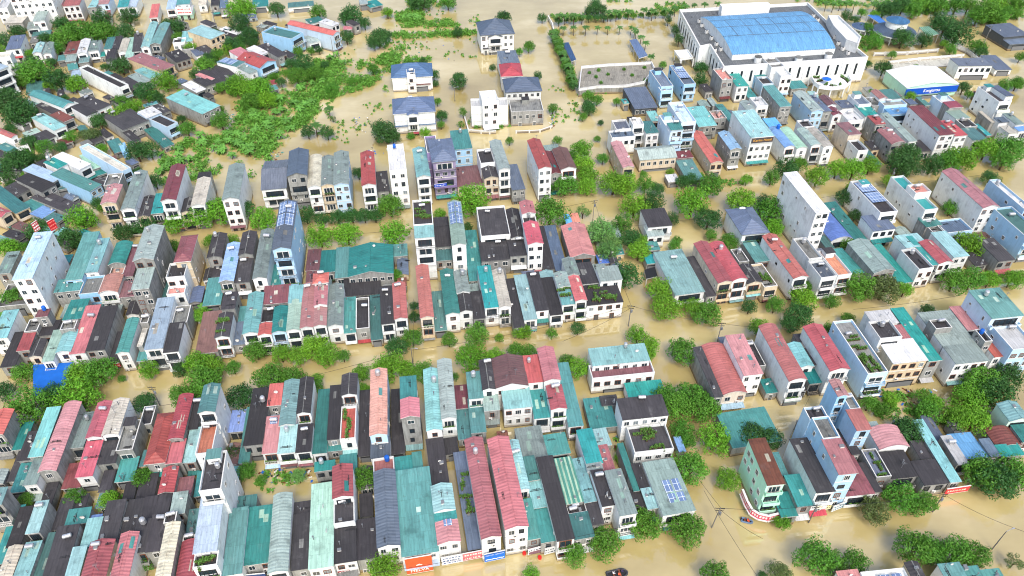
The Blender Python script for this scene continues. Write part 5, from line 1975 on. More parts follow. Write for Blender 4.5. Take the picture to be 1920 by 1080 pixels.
tiles(960, 0, "880 110 24 d t,920 170 28 d t,940 220 30 d t,850 365 26 m,1065 380 46 d,1060 450 42 d,435 610 46 d,425 590 36 d,400 655 26 m,500 690 20 d,255 790 32 m,480 780 22 m,510 890 36 m,95 260 36 m,145 425 28 d,230 610 30 m,390 840 66 l,400 920 66 l,425 990 62 l,425 1050 60 l,300 1040 76 m,200 1060 46 d,570 1030 85 l,640 1040 70 l,750 1040 60 m,1110 1040 78 m,960 1020 42 d,1320 1010 36 l,1060 990 26 m,480 560 34 m,590 570 26 m,430 540 40 m,470 30 45 d,500 55 40 d,440 60 36 d,170 100 30 d,40 290 24 m,1180 690 22 m,330 880 40 m,1010 1010 40 d,890 970 26 l,740 980 26 m,820 1060 40 d")
tiles(1440, 0, "650 380 52 d,700 305 26 m,760 215 66 d,880 225 46 d,600 230 52 m,530 70 30 m,1000 140 75 d,1060 190 85 d,960 110 50 d,1030 280 36 m,1180 260 52 m,990 245 26 l,1230 70 80 m,1180 90 62 m,1290 95 52 m,1410 80 32 m,1420 320 32 m,830 380 22 m,800 535 34 l,1100 490 42 d,1130 530 26 m,1330 480 42 m,1400 470 42 m,560 360 30 d,100 950 72 d,180 920 52 m,280 990 72 l,390 950 66 l,480 950 76 l,575 930 62 l,780 870 85 d,740 930 80 d,800 940 70 d,920 930 62 d,1010 910 72 m,1090 890 88 l,1230 840 76 l,1360 840 90 m,1330 900 70 m,470 1060 42 l,680 1020 42 l,990 1020 42 d,1250 1000 52 d,560 160 40 m,600 80 30 l,870 20 60 m,960 30 62 m,700 50 52 d,760 30 52 d,820 60 50 m,650 60 46 d,1060 30 60 m,1130 30 50 m,440 90 36 d,490 110 30 d,1340 70 44 m,1280 20 60 l,1390 20 60 m,580 520 26 m,1200 290 40 d,20 1000 45 m,1400 470 40 m")

# ---- palms and bananas
def frond(mb, base, a, L, rise, droop, w, r, m=0, seg=5, split=False):
    pts = []
    for k in range(seg + 1):
        t = k / seg
        d = L * t
        z = rise * t - droop * t * t
        pts.append(base + Vector((math.cos(a) * d * (1 - 0.15 * t), math.sin(a) * d * (1 - 0.15 * t), z)))
    side = Vector((-math.sin(a), math.cos(a), 0))
    for k in range(seg):
        t0, t1 = k / seg, (k + 1) / seg
        w0, w1 = w * math.sin(math.pi * min(1, 0.12 + t0 * 0.88)) , w * math.sin(math.pi * min(1, 0.12 + t1 * 0.88))
        sag = Vector((0, 0, -0.35))
        for sg in (-1, 1):
            A, B = pts[k], pts[k + 1]
            C_, D_ = B + side * sg * w1 + sag * w1, A + side * sg * w0 + sag * w0
            if split:                                   # leaflets: a comb of narrow blades
                for q in range(4):
                    f0, f1 = q / 4, q / 4 + 0.2
                    mb.face([A + (B - A) * f0, A + (B - A) * f1, D_ + (C_ - D_) * (f1 + 0.12) , D_ + (C_ - D_) * (f0 + 0.12)], m)
            else:
                mb.face([A, B, C_, D_] if sg > 0 else [A, D_, C_, B], m)
def palm_meshes(seed):
    r = random.Random(seed)
    t = MB(); pts = [Vector((0, 0, -2)), Vector((0.1, 0.05, 1)), Vector((0.25, 0.1, 3)), Vector((0.3, 0.1, 4.6))]
    for a, b, ra, rb in zip(pts, pts[1:], (.2, .16, .14), (.16, .14, .13)): t.tube(a, b, ra, rb, n=7)
    c = MB()
    for k in range(20):
        frond(c, pts[-1], k * 2.4 + r.uniform(-.2, .2), r.uniform(2.1, 2.9), r.uniform(0.2, 2.0), r.uniform(1.2, 2.4), 0.55, r, split=True)
    return t.mesh("trunk", M_BARK), c.mesh("fronds", M_PALMLEAF)
def banana_meshes(seed):
    r = random.Random(seed)
    t, c = MB(), MB()
    for j in range(r.choice((2, 3, 3))):
        x, y = r.uniform(-.7, .7), r.uniform(-.7, .7); h = r.uniform(1.4, 2.6)
        t.tube((x, y, -2), (x, y, h), .16, .1, n=7)
        for k in range(10):
            frond(c, Vector((x, y, h)), k * 2.4 + r.uniform(-.3, .3), r.uniform(1.9, 2.9), r.uniform(0.6, 2.0), r.uniform(1.0, 2.2), 0.4, r)
    return t.mesh("stem", M_BARK), c.mesh("leaves", M_PALMLEAF)
PALMS = [palm_meshes(k) for k in range(3)]
BANANAS = [banana_meshes(k + 50) for k in range(4)]
BROAD = []
def broad(kind, px, py, s=1.0, lift=0.0):
    if kind == 'palm':
        q = PALMS[PR.randrange(3)]; zt = 4.4 * s; nm = ("trunk", "fronds"); col = (0.07, 0.18, 0.035)
    else:
        q = BANANAS[PR.randrange(4)]; zt = 2.2 * s; nm = ("stem", "leaves"); col = (0.12, 0.30, 0.05)
    p = pixel_to_world(px, py, zt + lift)
    root = empty("palm_tree" if kind == 'palm' else "banana_plant", (p.x, p.y, lift), PR.uniform(0, 6.28))
    root.scale = (s, s, s)
    link(nm[0], q[0], root)
    c = link(nm[1], q[1], root)
    k = PR.uniform(0.85, 1.2); c.color = (col[0] * k, col[1] * k, col[2] * k, 1)
    BROAD.append([root, px, py, kind])
for x in (290, 350, 415, 480, 540, 605, 670): broad('palm', 960 + x / 3, 155 / 3, PR.uniform(0.75, 1.0))
for x, y in ((265, 90), (300, 90), (350, 88), (395, 92), (540, 68), (590, 65), (655, 62), (745, 52), (790, 60), (860, 55), (920, 45), (975, 35), (1030, 30), (1085, 25), (1155, 20)): broad('palm', 960 + x / 3, y / 3, PR.uniform(0.9, 1.2))
for x, y in ((700, 180), (725, 210), (750, 240), (690, 165), (785, 315)): broad('palm', 960 + x / 3, y / 3, PR.uniform(0.8, 1.0))
for x, y in ((235, 180), (240, 205), (255, 235), (270, 265), (285, 300), (300, 335), (315, 370), (325, 400), (335, 430), (345, 460)): broad('palm', 960 + x / 3, y / 3, PR.uniform(0.8, 1.15))
for x in (330, 370, 410, 450, 490): broad('palm', 1440 + x / 3, PR.uniform(3, 7), 1.0)
for x, y in ((600, 20), (640, 30), (670, 15), (700, 28), (730, 20)): broad('palm', 1440 + x / 3, y / 3, 1.0)
broad('palm', 480 + 408 / 3, 607 / 3, 1.0); broad('palm', 480 + 330 / 3, 705 / 3, 1.15)
BAN = [(460, 450), (720, 660), (960, 130), (1030, 330), (740, 250), (100, 830), (280, 650), (430, 400), (540, 320), (420, 860), (1090, 300), (930, 310), (990, 380), (830, 510), (860, 580), (580, 540), (640, 500), (150, 640), (480, 600), (260, 770), (360, 790), (60, 760), (200, 900), (620, 600), (1000, 110), (340, 690), (690, 400), (780, 380)]
for x, y in BAN: broad('banana', 400 + x / 6, 140 + y / 6, PR.uniform(0.8, 1.15))
for x, y in ((800, 430), (1040, 580), (1220, 420), (590, 580), (430, 760), (600, 720), (1380, 560), (1400, 160), (380, 640), (830, 500), (960, 560), (1120, 500), (540, 660), (360, 830), (460, 700), (700, 700)): broad('banana', 240 + x / 6, 180 + y / 6, PR.uniform(0.8, 1.1))
for x, y in ((500, 960), (720, 890), (960, 700), (850, 640), (640, 930), (900, 600)): broad('banana', 480 + x / 6, y / 6, PR.uniform(0.8, 1.1))
for x, y in ((270, 180), (330, 170), (220, 190), (370, 190), (40, 130)): broad('banana', 720 + x / 6, y / 6, PR.uniform(0.8, 1.1))
for x, y in ((0, 690), (1145, 665), (1120, 700)): broad('banana', x / 3, 360 + y / 3, 1.1)

# ---- scrub: too many stems to count
def in_poly(x, y, P):
    c = False; j = len(P) - 1
    for i in range(len(P)):
        (xi, yi), (xj, yj) = P[i], P[j]
        if (yi > y) != (yj > y) and x < (xj - xi) * (y - yi) / (yj - yi) + xi: c = not c
        j = i
    return c
def scrub(name, polys, seed, spacing, size=(0.5, 1.3), keep=0.75):
    r = random.Random(seed)
    mb = MB()
    from mathutils import noise as mnoise
    for P in polys:
        W_ = [pixel_to_world(x, y, 0) for x, y in P]
        Q = [(p.x, p.y) for p in W_]
        x0, x1 = min(q[0] for q in Q), max(q[0] for q in Q); y0, y1 = min(q[1] for q in Q), max(q[1] for q in Q)
        n = int((x1 - x0) * (y1 - y0) / spacing ** 2)
        for _ in range(n):
            x, y = r.uniform(x0, x1), r.uniform(y0, y1)
            if not in_poly(x, y, Q): continue
            if (mnoise.noise(Vector((x * 0.07, y * 0.07, seed))) + 0.6 * mnoise.noise(Vector((x * 0.25, y * 0.25, seed + 4)))) * 1.5 + r.random() * 0.7 > keep + 0.05: continue
            if roof_height_at(x, y) > 0: continue
            s = r.uniform(*size)
            for i in range(int(16 + 14 * s)):
                a, e = r.uniform(0, 6.28), r.uniform(0, 1.5)
                R = s * r.uniform(0.45, 1.05)
                c = Vector((x + R * math.cos(a) * math.cos(e), y + R * math.sin(a) * math.cos(e), 0.05 + R * 1.15 * math.sin(e)))
                leaf_quad(mb, c, r, r.uniform(0.2, 0.28 + 0.16 * s), up=0.4)
    o = mb.build(name, M_SCRUB)
    tag(o, kind="stuff")
    return o
scrub("undergrowth", [
    [(285, 345), (300, 300), (350, 265), (415, 255), (450, 215), (430, 175), (445, 150), (520, 140), (600, 110), (690, 120), (760, 85), (745, 130), (690, 165), (640, 180), (595, 190), (600, 210), (560, 235), (540, 265), (500, 290), (515, 310), (470, 335), (440, 300), (400, 330), (340, 345)],
    [(743, 22), (760, 18), (795, 24), (795, 45), (765, 44), (745, 42)], [(755, 48), (800, 44), (850, 38), (900, 42), (898, 50), (830, 51), (760, 52)],
    [(735, 66), (780, 62), (900, 60), (905, 66), (800, 72), (740, 74)], [(758, 110), (800, 108), (815, 112), (790, 118), (760, 120)],
    [(720, 160), (735, 175), (730, 190), (715, 188)], [(545, 235), (560, 215), (600, 205), (560, 250)]], 3, 0.95, (0.4, 2.1), 0.36)
scrub("weeds", [
    [(1613, 745), (1640, 735), (1700, 738), (1770, 760), (1775, 800), (1740, 795), (1700, 775), (1660, 790), (1640, 780)],
    [(1690, 770), (1760, 760), (1830, 780), (1830, 800), (1740, 800)], [(480, 890), (560, 885), (570, 905), (500, 925), (480, 910)],
    [(40, 930), (130, 925), (145, 940), (60, 945)], [(190, 930), (235, 925), (225, 950), (195, 952)],
    [(1150, 790), (1165, 860), (1180, 880), (1170, 880), (1152, 850)],
    [(0, 330), (30, 300), (60, 295), (68, 315), (30, 335), (0, 350)], [(0, 450), (60, 440), (90, 448), (30, 470)],
    [(860, 395), (870, 380), (905, 385), (905, 395)], [(1260, 340), (1340, 330), (1400, 345), (1340, 352)],
    [(1080, 165), (1160, 160), (1170, 172), (1095, 182)], [(755, 255), (800, 250), (812, 258), (770, 262)],
    [(870, 225), (885, 218), (960, 238), (930, 246), (890, 242)]], 5, 1.1, (0.4, 1.0), 0.8)
scrub("far_scrub", [
    [(1490, 0), (1760, 0), (1790, 18), (1740, 28), (1690, 22), (1600, 12), (1500, 10)],
    [(1820, 20), (1870, 0), (1920, 0), (1920, 35), (1880, 45), (1850, 45)], [(1130, 0), (1190, 0), (1190, 4), (1135, 5)], [(1225, 8), (1280, 4), (1290, 18), (1235, 20)],
    [(1030, 30), (1270, 18), (1270, 24), (1040, 40)], [(760, 0), (830, 0), (830, 12), (770, 20)], [(1040, 60), (1046, 58), (1085, 160), (1075, 165)],
    [(1600, 60), (1640, 62), (1660, 90), (1620, 98), (1600, 90)]], 8, 1.6, (0.7, 1.6), 0.85)

# hedge under the palms beside the court, and shrubs on the raised terrace
for k in range(17):
    t = k / 16
    tree(1038 + 38 * t + PR.uniform(-2, 2), 62 + 98 * t, PR.uniform(8, 11), PR.choice('mmd'))
for k in range(16):
    tree(1048 + k * 14, 38 - k * 0.9, PR.uniform(6, 9), PR.choice('mdd'))
def yard_shrub(px, py, r):
    p = pixel_to_world(px, py, YARD_Z)
    tree(px, py - 3, r, 'm')
    TREES[-1][0].location = (p.x, p.y, YARD_Z + 0.5)
for x, y in ((435, 415), (487, 400), (540, 423), (630, 395), (675, 428), (748, 455), (472, 437), (500, 470), (745, 385)): yard_shrub(960 + x / 3, y / 3, 4)
_r = random.Random(5)
_zone = [(0, 60), (0, 465), (140, 465), (255, 330), (330, 250), (430, 175), (520, 150), (620, 95), (620, 45), (330, 60)]
_n = 0
for _ in range(900):
    x, y = _r.uniform(0, 620), _r.uniform(50, 465)
    if not in_poly(x, y, _zone): continue
    p = pixel_to_world(x, y, 3)
    if max(roof_height_at(p.x + a, p.y + b) for a in (-1.5, 0, 1.5) for b in (-1.5, 0, 1.5)) > 0: continue
    if min((t[1] - x) ** 2 + (t[2] - y) ** 2 for t in TREES) < 120: continue
    tree(x, y, _r.uniform(8, 15), _r.choice('dmmdl')); _n += 1
    if _n >= 55: break
scrub("drifting_weeds", [[(500, 300), (560, 240), (640, 180), (700, 150), (770, 110), (900, 108), (920, 72), (740, 58), (640, 95), (560, 170), (480, 260)],
    [(560, 240), (620, 200), (735, 190), (735, 270), (640, 268)], [(735, 55), (905, 55), (900, 20), (740, 20)], [(1030, 160), (1090, 180), (1100, 235), (1020, 250)]], 12, 1.9, (0.2, 0.9), 0.1)
def area_text(px, py):
    if px < 430 and py < 330: return "in the crowded upper left quarter"
    if px > 1500 and py < 200: return "around the water park"
    if px > 980 and py < 200: return "around the flooded palm court"
    if 430 <= px < 980 and py < 280: return "on the flooded open plots"
    if px > 1080 and py < 330: return "among the upper right blocks"
    if py < 470: return "along the upper lane"
    if py < 760 and px < 1220: return "along the middle street"
    if py < 560: return "in the right block above the middle street"
    if py < 820 and px >= 1220: return "in the right block below the middle street"
    if py < 900 and px < 1220: return "between the lower rows"
    return "along the bottom street"
def label_plants():
    items = []
    for root, px, py, R, col, form, small in TREES:
        size = "small " if R < 1.6 or (R < 3.1 and not small) else "big " if R > 4.0 else ""
        f = "slender " if form == 't' else "sparse " if form == 'b' else ""
        kind = "shrub" if small else "tree"
        d = f"{size}{f}{TREEWORD[col]} {kind}"
        best, bd = None, 14.0
        loc = np.array((root.location.x, root.location.y))
        for hr, H in ROOTS:
            s = H[0]
            c = s.FL + s.ex / 2 + s.d * 0.3
            dd = np.hypot(*(c - loc))
            if dd < bd: best, bd = s, dd
        nb = None
        if best is not None:
            nb = f"beside the {WALL_WORD[best.wall]} {'shed' if best.h <= 5.2 else 'house'} with a {describe(best)[0]}"
        items.append([root, px, d, nb, area_text(px, py), kind])
        tag(root, None, kind, f"{kind}s {area_text(px, py)}")
    c1 = {}
    for it in items:
        if it[3]: c1[(it[2], it[3], it[4])] = c1.get((it[2], it[3], it[4]), 0) + 1
    seen_lab = set()
    for it in items:
        lab = f"{it[2]} {it[3]}, {it[4]}" if it[3] else None
        if lab and c1[(it[2], it[3], it[4])] == 1 and len(lab.split()) <= 16: it.append(lab)
        else: it.append(None)
    keys = {}
    for it in items: keys.setdefault((it[2], it[4]), []).append(it)
    for k, L in keys.items():
        L.sort(key=lambda t: t[1])
        for i, it in enumerate(L):
            if it[6] is None:
                it[6] = f"the {it[2]} {it[4]}" if len(L) == 1 else f"{ordinal(i)} {it[2]} from the left, {it[4]}"
            it[0]["label"] = it[6]
    for kind, nm in (('palm', 'palm tree'), ('banana', 'banana plant')):
        keys = {}
        for it in BROAD:
            if it[3] == kind: keys.setdefault(area_text(it[1], it[2]), []).append(it)
        for k, L in keys.items():
            L.sort(key=lambda t: (t[1], t[2]))
            for i, it in enumerate(L):
                w = "feathery palm tree" if kind == 'palm' else "broad-leaved banana plant"
                tag(it[0], f"{w} standing in floodwater {k}" if len(L) == 1 else f"{ordinal(i)} {w} counted from the left, {k}", nm, f"{nm}s {k}")
label_plants()
# ---------------------------------------------------------------- signs, poles, cables, boats, people
def sign(name, p0, p1, z0, z1, col, lines, tcol, label, off=0.35, marks=0, emblem=False, thick=0.16, group=None, seed=1, fill=0.8):
    """a board between two picture points (at its mid height); lines = its wording from top to bottom"""
    zm = (z0 + z1) / 2
    a, b = pixel_to_world(*p0, zm), pixel_to_world(*p1, zm)
    d = b - a; W = d.length; rz = math.atan2(d.y, d.x)
    nrm = Vector((math.sin(rz), -math.cos(rz), 0))
    c = (a + b) / 2 + nrm * off
    root = empty(name, (c.x, c.y, z0), rz)
    tag(root, label, "sign", group)
    H = z1 - z0
    bm = MB(); bm.box((0, 0, H / 2), (W, thick, H), 0)
    for z in (0, H): bm.box((0, -0.01, z), (W + 0.08, thick + 0.05, 0.07), 1)
    for x in (-W * 0.35, W * 0.35): bm.tube((x, thick / 2, H * 0.6), (x, off + 0.2, H * 0.6), 0.04, n=4, m=1)
    bm.build("board", [plain("sign_" + name + str(seed), col, 0.5, 0.3, 0, 0.12), M_TRIM], root)
    tm = plain("lettering_" + name + str(seed), tcol, 0.5, 0.3, 0, 0.05)
    n = len(lines)
    if emblem:                                        # small pointed-roof mark above the name
        em = MB(); y = -thick / 2 - 0.02; ez = H * 0.5
        for x, w, h_ in ((-.3, .32, .3), (.3, .32, .3), (0, .45, .5)): em.face([(x - w, y, ez), (x + w, y, ez), (x, y, ez + h_)])
        em.box((0, y, ez - .06), (1.3, .02, .07)); em.build("emblem", tm, root)
    for k, t in enumerate(lines):
        if not t.strip(): continue
        cu = bpy.data.curves.new("lettering", 'FONT')
        cu.body = t; cu.align_x = 'CENTER'; cu.align_y = 'CENTER'; cu.extrude = 0.01
        cu.size = 1.0
        cu.materials.append(tm)
        tmp = bpy.data.objects.new("lettering_outline", cu); COL.objects.link(tmp)
        bpy.context.view_layer.update()
        me = bpy.data.meshes.new_from_object(tmp.evaluated_get(bpy.context.evaluated_depsgraph_get()))
        bpy.data.objects.remove(tmp)
        o = link("lettering", me, root)
        co = np.array([v.co[:] for v in me.vertices])
        dx, dy = max(0.1, float(np.ptp(co[:, 0]))), max(0.1, float(np.ptp(co[:, 1])))
        s = min(W * fill / dx, H / n * 0.62 / dy)
        o.scale = (s, s, s)
        o.rotation_euler = (math.pi / 2, 0, 0)
        o.location = (0, -thick / 2 - 0.02, H * (n - k - 0.5) / n)
    if marks:
        r = random.Random(seed); mk = MB()
        for row in range(marks):
            z = H * (row + 0.6) / (marks + 0.3); x = -W * 0.42
            while x < W * 0.38:
                w = r.uniform(0.12, 0.5)
                mk.box((x + w / 2, -thick / 2 - 0.015, z), (w, 0.03, H / (marks + 1) * 0.5), 0)
                x += w + r.uniform(0.08, 0.3)
        mk.build("lettering", tm, root)
    return root
def front_sign(pick, a0, a1, z0, z1, *args, **kw):
    """a sign on the facade of the section whose front eave is nearest to the picked point"""
    s = min(ALLSEC, key=lambda t: (t.px[0] - pick[0]) ** 2 + (t.px[1] - pick[1]) ** 2)
    zm = (z0 + z1) / 2
    q = [s.FL + s.ex * a for a in (a0, a1)]
    sign("shop_sign", world_to_pixel((q[0][0], q[0][1], zm)), world_to_pixel((q[1][0], q[1][1], zm)), z0, z1, *args, **kw)
T12 = lambda x, y: (480 + x / 3, 720 + y / 3)
T22 = lambda x, y: (960 + x / 3, 720 + y / 3)
T32 = lambda x, y: (1440 + x / 3, 720 + y / 3)
O, Wt = rgb(196, 84, 44), rgb(236, 236, 232)
sign("shop_sign", T12(842, 1015), T12(990, 990), 0.3, 6.3, O, [" ", " ", "MELVA"], Wt, "orange sign lettered MELVA under the wide teal sheet roof", 0.5, emblem=True, seed=1, fill=0.7)
sign("shop_sign", T12(1042, 985), T12(1160, 963), 0.6, 3.4, rgb(226, 230, 236), [], rgb(70, 90, 130), "white banner with dark lettering over the bottom street", 0.5, 3, seed=2)
sign("shop_sign", T12(1162, 962), T12(1276, 940), 0.9, 3.6, rgb(222, 110, 118), [], rgb(250, 214, 200), "pink banner beside the blue sign on the bottom street", 0.5, 2, seed=3)
sign("shop_sign", T12(1282, 962), T12(1396, 938), 0.9, 3.9, rgb(20, 104, 200), ["ĐIỆN MÁY TUẤN ĐẠT", "~~~"], Wt, "bright-blue shop sign with white lettering below the long red roof", 0.7, seed=4, fill=0.9)
sign("shop_sign", T12(328, 1066), T12(455, 1052), 0.0, 3.6, rgb(196, 28, 48), [], Wt, "bright-red sign under the long mint roof", 0.7, 2, seed=5)
sign("shop_sign", T12(462, 1052), T12(575, 1030), 0.4, 3.0, rgb(150, 34, 44), [], Wt, "dark-red sign beside the bright-red sign on the bottom street", 0.7, 2, seed=6)
sign("shop_sign", T22(85, 932), T22(160, 912), 0.4, 2.4, rgb(226, 228, 230), [], rgb(60, 66, 80), "white sign beside the tall pink-red roofed shop", 0.6, 2, seed=7)
sign("shop_sign", T22(178, 928), T22(242, 912), 0.4, 2.6, rgb(216, 222, 226), [], rgb(60, 66, 80), "pale sign under the black sheet roof on the bottom street", 0.6, 2, seed=8)
G2 = lambda x, y: (1320 + x / 6, 100 + y / 6)
front_sign(G2(661, 930), 0.04, 0.97, 9.6, 11.7, rgb(74, 70, 74), ["Karina Hotel"], rgb(226, 170, 70), "dark rooftop sign reading Karina Hotel in gold letters", 0.4, seed=9, fill=0.85)
front_sign(T30(926, 482), 0.0, 1.0, 2.4, 5.3, rgb(16, 84, 190), ["Kangaroo"], Wt, "long blue sign across the front of the white-roofed warehouse", 0.4, seed=10, fill=0.32)
sign("shop_sign", T32(990, 592), T32(1122, 572), 1.6, 3.6, rgb(198, 52, 56), [], rgb(240, 200, 180), "red sign beneath the long pale teal roof, bottom right street", 0.6, 1, seed=11)
sign("shop_sign", T32(262, 690), T32(350, 668), 1.2, 3.4, rgb(236, 226, 170), [], rgb(90, 90, 96), "yellow and white sign on the black-roofed tall house", 0.6, 2, seed=12)
sign("shop_sign", T32(352, 690), T32(425, 662), 0.8, 2.8, rgb(224, 232, 236), [], rgb(60, 110, 130), "white sign below the light-blue tower house", 0.6, 2, seed=13)
sign("shop_sign", (814, 347), (837, 344), 8.6, 9.8, rgb(24, 70, 190), [], Wt, "small blue banner on the violet house", 0.5, 1, seed=14)
sign("shop_sign", (331, 20), (359, 19), 3.6, 7.4, rgb(236, 236, 236), [], rgb(206, 64, 60), "white hoarding with red writing in the upper left quarter", 0.4, 2, seed=15)
sign("shop_sign", (452, 30), (480, 29), 2.0, 4.2, rgb(120, 140, 190), [], Wt, "blue and white banner beneath a bright-green tree, top left", 0.4, 1, seed=16)
sign("roof_sign", (62, 428), (72, 421), 15.6, 18.6, rgb(196, 92, 92), [], Wt, "faded red rooftop sign on the white tower, the paler of two", 0.0, 3, seed=17)
sign("roof_sign", (92, 425), (104, 418), 15.6, 19.0, rgb(190, 40, 46), [], rgb(230, 120, 110), "bright-red rooftop sign on the white tower", 0.0, 3, seed=18)
sign("shop_sign", (206, 684), (226, 681), 1.5, 2.8, rgb(196, 30, 40), [], Wt, "small red sign beside the teal gabled house, middle street", 0.5, 1, seed=19)
sign("shop_sign", T12(-50, 1070), T12(60, 1060), 1.0, 3.5, rgb(30, 60, 110), [], Wt, "navy shop sign below the grey-green barrel roof", 0.8, 1, seed=20)
def curved_sign():
    q = [pixel_to_world(x, y, 2.4) for x, y in ((1391, 922), (1400, 944), (1409, 960), (1422, 968), (1440, 972), (1463, 966))]
    o = q[0].copy(); o.z = 0
    mb = MB()
    for a, b in zip(q, q[1:]):
        d = b - a; L = d.length; rz = math.atan2(d.y, d.x); c = (a + b) / 2 - o
        mb.box((c.x, c.y, 2.5), (L, 0.3, 1.6), 0, rz)
        mb.box((c.x, c.y, 1.6), (L + .05, 0.9, 0.15), 1, rz); mb.box((c.x, c.y, 3.35), (L + .05, 0.5, 0.12), 1, rz)
        r = random.Random(int(L * 10)); x = -L / 2 + .2
        n = Vector((math.sin(rz), -math.cos(rz), 0)) * 0.17; dd = d.normalized()
        while x < L / 2 - .3:
            w = r.uniform(.2, .5); p = c + dd * (x + w / 2) + n
            mb.box((p.x, p.y, 2.5), (w, 0.04, 0.7), 1, rz); x += w + .2
    tag(mb.build("shop_sign", [plain("sign_crimson", rgb(206, 70, 96), 0.5), M_TRIM], None, o), "crimson sign band wrapping the mint corner house", "sign")
curved_sign()

M_CONC = plain("pole_concrete", rgb(120, 118, 112), 0.9)
POLE_TOPS = {}
def pole(name, px, py, h, label, lamp=False, lean=(0, 0), n=0):
    p = pixel_to_world(px, py, 0)
    root = empty(name, (p.x, p.y, 0), PR.uniform(-.3, .3))
    tag(root, label, "lamp post" if lamp else "power pole", "lamp posts in the floodwater" if lamp else "power poles in the floodwater")
    m = MB(); m.tube((0, 0, -2), (lean[0], lean[1], h), 0.16, 0.09, n=8); m.build("post", M_CONC, root)
    x, y = lean
    if lamp:
        a = MB(); a.tube((x, y, h), (x + 1.2, y, h + .35), .05, n=5); a.box((x + 1.5, y, h + .36), (.7, .25, .1), 0); a.build("lamp_head", M_STEEL, root)
    else:
        a = MB()
        for k in range(2):
            a.box((x, y, h - .4 - .8 * k), (2.0 - .4 * k, .1, .1), 0)
            for sx in (-.9, -.45, .45, .9): a.tube((x + sx * (1 - .2 * k), y, h - .35 - .8 * k), (x + sx * (1 - .2 * k), y, h - .15 - .8 * k), .05, n=5)
        a.build("crossarm", M_DARK, root)
        t = MB(); t.tube((x + .3, y, h - 2.6), (x + .3, y, h - 1.8), .28, n=10); t.build("transformer", M_SHUT, root)
    POLE_TOPS[label] = Vector((p.x + x, p.y + y, h - .3))
    return POLE_TOPS[label]
a1 = pole("power_pole", 1333, 990, 7.5, "power pole standing in the bottom street junction", lean=(.7, .3))
a2 = pole("power_pole", 1178, 612, 8, "power pole standing in the middle street junction")
a3 = pole("power_pole", 1111, 418, 9, "tall power pole beside the upper lane crossing")
a4 = pole("power_pole", 1516, 980, 7, "power pole before the light-blue tower house")
a5 = pole("lamp_post", 775, 688, 7, "lamp post on the middle street beside the dark green tree", True)
a6 = pole("lamp_post", 1860, 1030, 7, "lamp post among trees at the lower right corner", True)
a7 = pole("power_pole", 1345, 640, 7, "power pole beside the round tree at the right junction")
a8 = pole("lamp_post", 626, 106, 9, "left lamp post of the pair behind the pink-roofed blue house", True)
a9 = pole("lamp_post", 636, 110, 9, "right lamp post of the pair behind the pink-roofed blue house", True)
b1 = pole("power_pole", 404, 46, 7, "power pole beside the white-roofed sheds, top left")
b2 = pole("power_pole", 1548, 650, 7, "power pole by the light-blue house, middle street")
b3 = pole("power_pole", 1664, 352, 8, "power pole between street trees on the upper right lane")
b4 = pole("power_pole", 1835, 105, 14, "very tall pale pole beside the grey-roofed pavilion house")
b5 = pole("lamp_post", 853, 190, 6, "lamp post alone in water below the round dark tree", True)
b6 = pole("lamp_post", 726, 270, 6, "lamp post beside the tree below the blue-roofed villas", True)
b7 = pole("power_pole", 300, 760, 7, "power pole by the small round tree in the left middle street")
b8 = pole("power_pole", 490, 75, 7, "power pole at the flooded crossing, top left street")
b9 = pole("power_pole", 1748, 960, 7, "power pole before the red sign, bottom right street")
M_WIRE = plain("cable", rgb(40, 40, 42), 0.6)
def cable(a, b, sag, label, r=0.035):
    m = MB(); P_ = []
    o = a.copy()
    for k in range(13):
        t = k / 12; p = a.lerp(b, t); p.z -= sag * 4 * t * (1 - t); P_.append(p - o)
    for p, q in zip(P_, P_[1:]): m.tube(p, q, r, n=4, caps=False)
    tag(m.build("power_cable", M_WIRE, None, o), label, "cable", "power cables over the streets")
W3 = pixel_to_world
cable(a1, a4, 1.0, "cable from the junction pole to the pole before the light-blue tower")
cable(a1 + Vector((.5, .2, -.7)), W3(1190, 720, 8), 1.2, "cable from the bottom junction pole up the side street")
cable(a4, b9, 1.0, "cable along the bottom right street above the water")
cable(W3(1320, 920, 6), W3(1440, 1110, 6), 0.6, "cable crossing the bottom street toward the lower right trees")
cable(a1 + Vector((0, 0, -.4)), W3(1430, 1010, 6), .6, "lower cable running right from the bottom junction pole")
cable(a2, a5 + Vector((0, 0, -.5)), 1.5, "cable along the middle street's left half")
cable(a2 + Vector((0, 0, -.8)), W3(1055, 640, 6), .6, "short low cable beside the mint-fronted corner house")
cable(a2, a7, .8, "cable crossing the middle street junction")
cable(a7, b2, 1.0, "cable along the middle street's right half")
cable(a5, W3(240, 770, 7), 2.0, "long cable over the middle street trees at left")
cable(a3, a2, 1.2, "cable down the side street from the upper lane")
cable(a3, W3(640, 440, 8), 2.0, "cable over the upper lane's left half")
cable(b9, W3(1930, 1000, 7), .8, "cable running out at the lower right")

cable(W3(700, 1075, 7), W3(1180, 985, 7), 1.0, "cable running along the bottom street shop fronts")
cable(W3(0, 790, 7), W3(300, 752, 7), 1.2, "cable along the far left end of the middle street")
cable(W3(775, 690, 6), W3(775, 560, 8), .6, "cable crossing from the lamp post to the middle street houses")
cable(W3(1660, 345, 7), W3(1900, 318, 7), 1.0, "cable along the street trees, upper right lane")
cable(W3(1120, 430, 7), W3(1660, 345, 7), 2.2, "long cable over the right end of the upper lane")
cable(W3(1600, 580, 7), W3(1920, 530, 7), 1.2, "cable over the middle street at the right edge")
cable(W3(404, 46, 7), W3(490, 75, 7), .8, "cable between two poles in the top left street")
cable(W3(1560, 660, 6), W3(1480, 820, 6), .8, "cable between the right middle street and the bottom row")
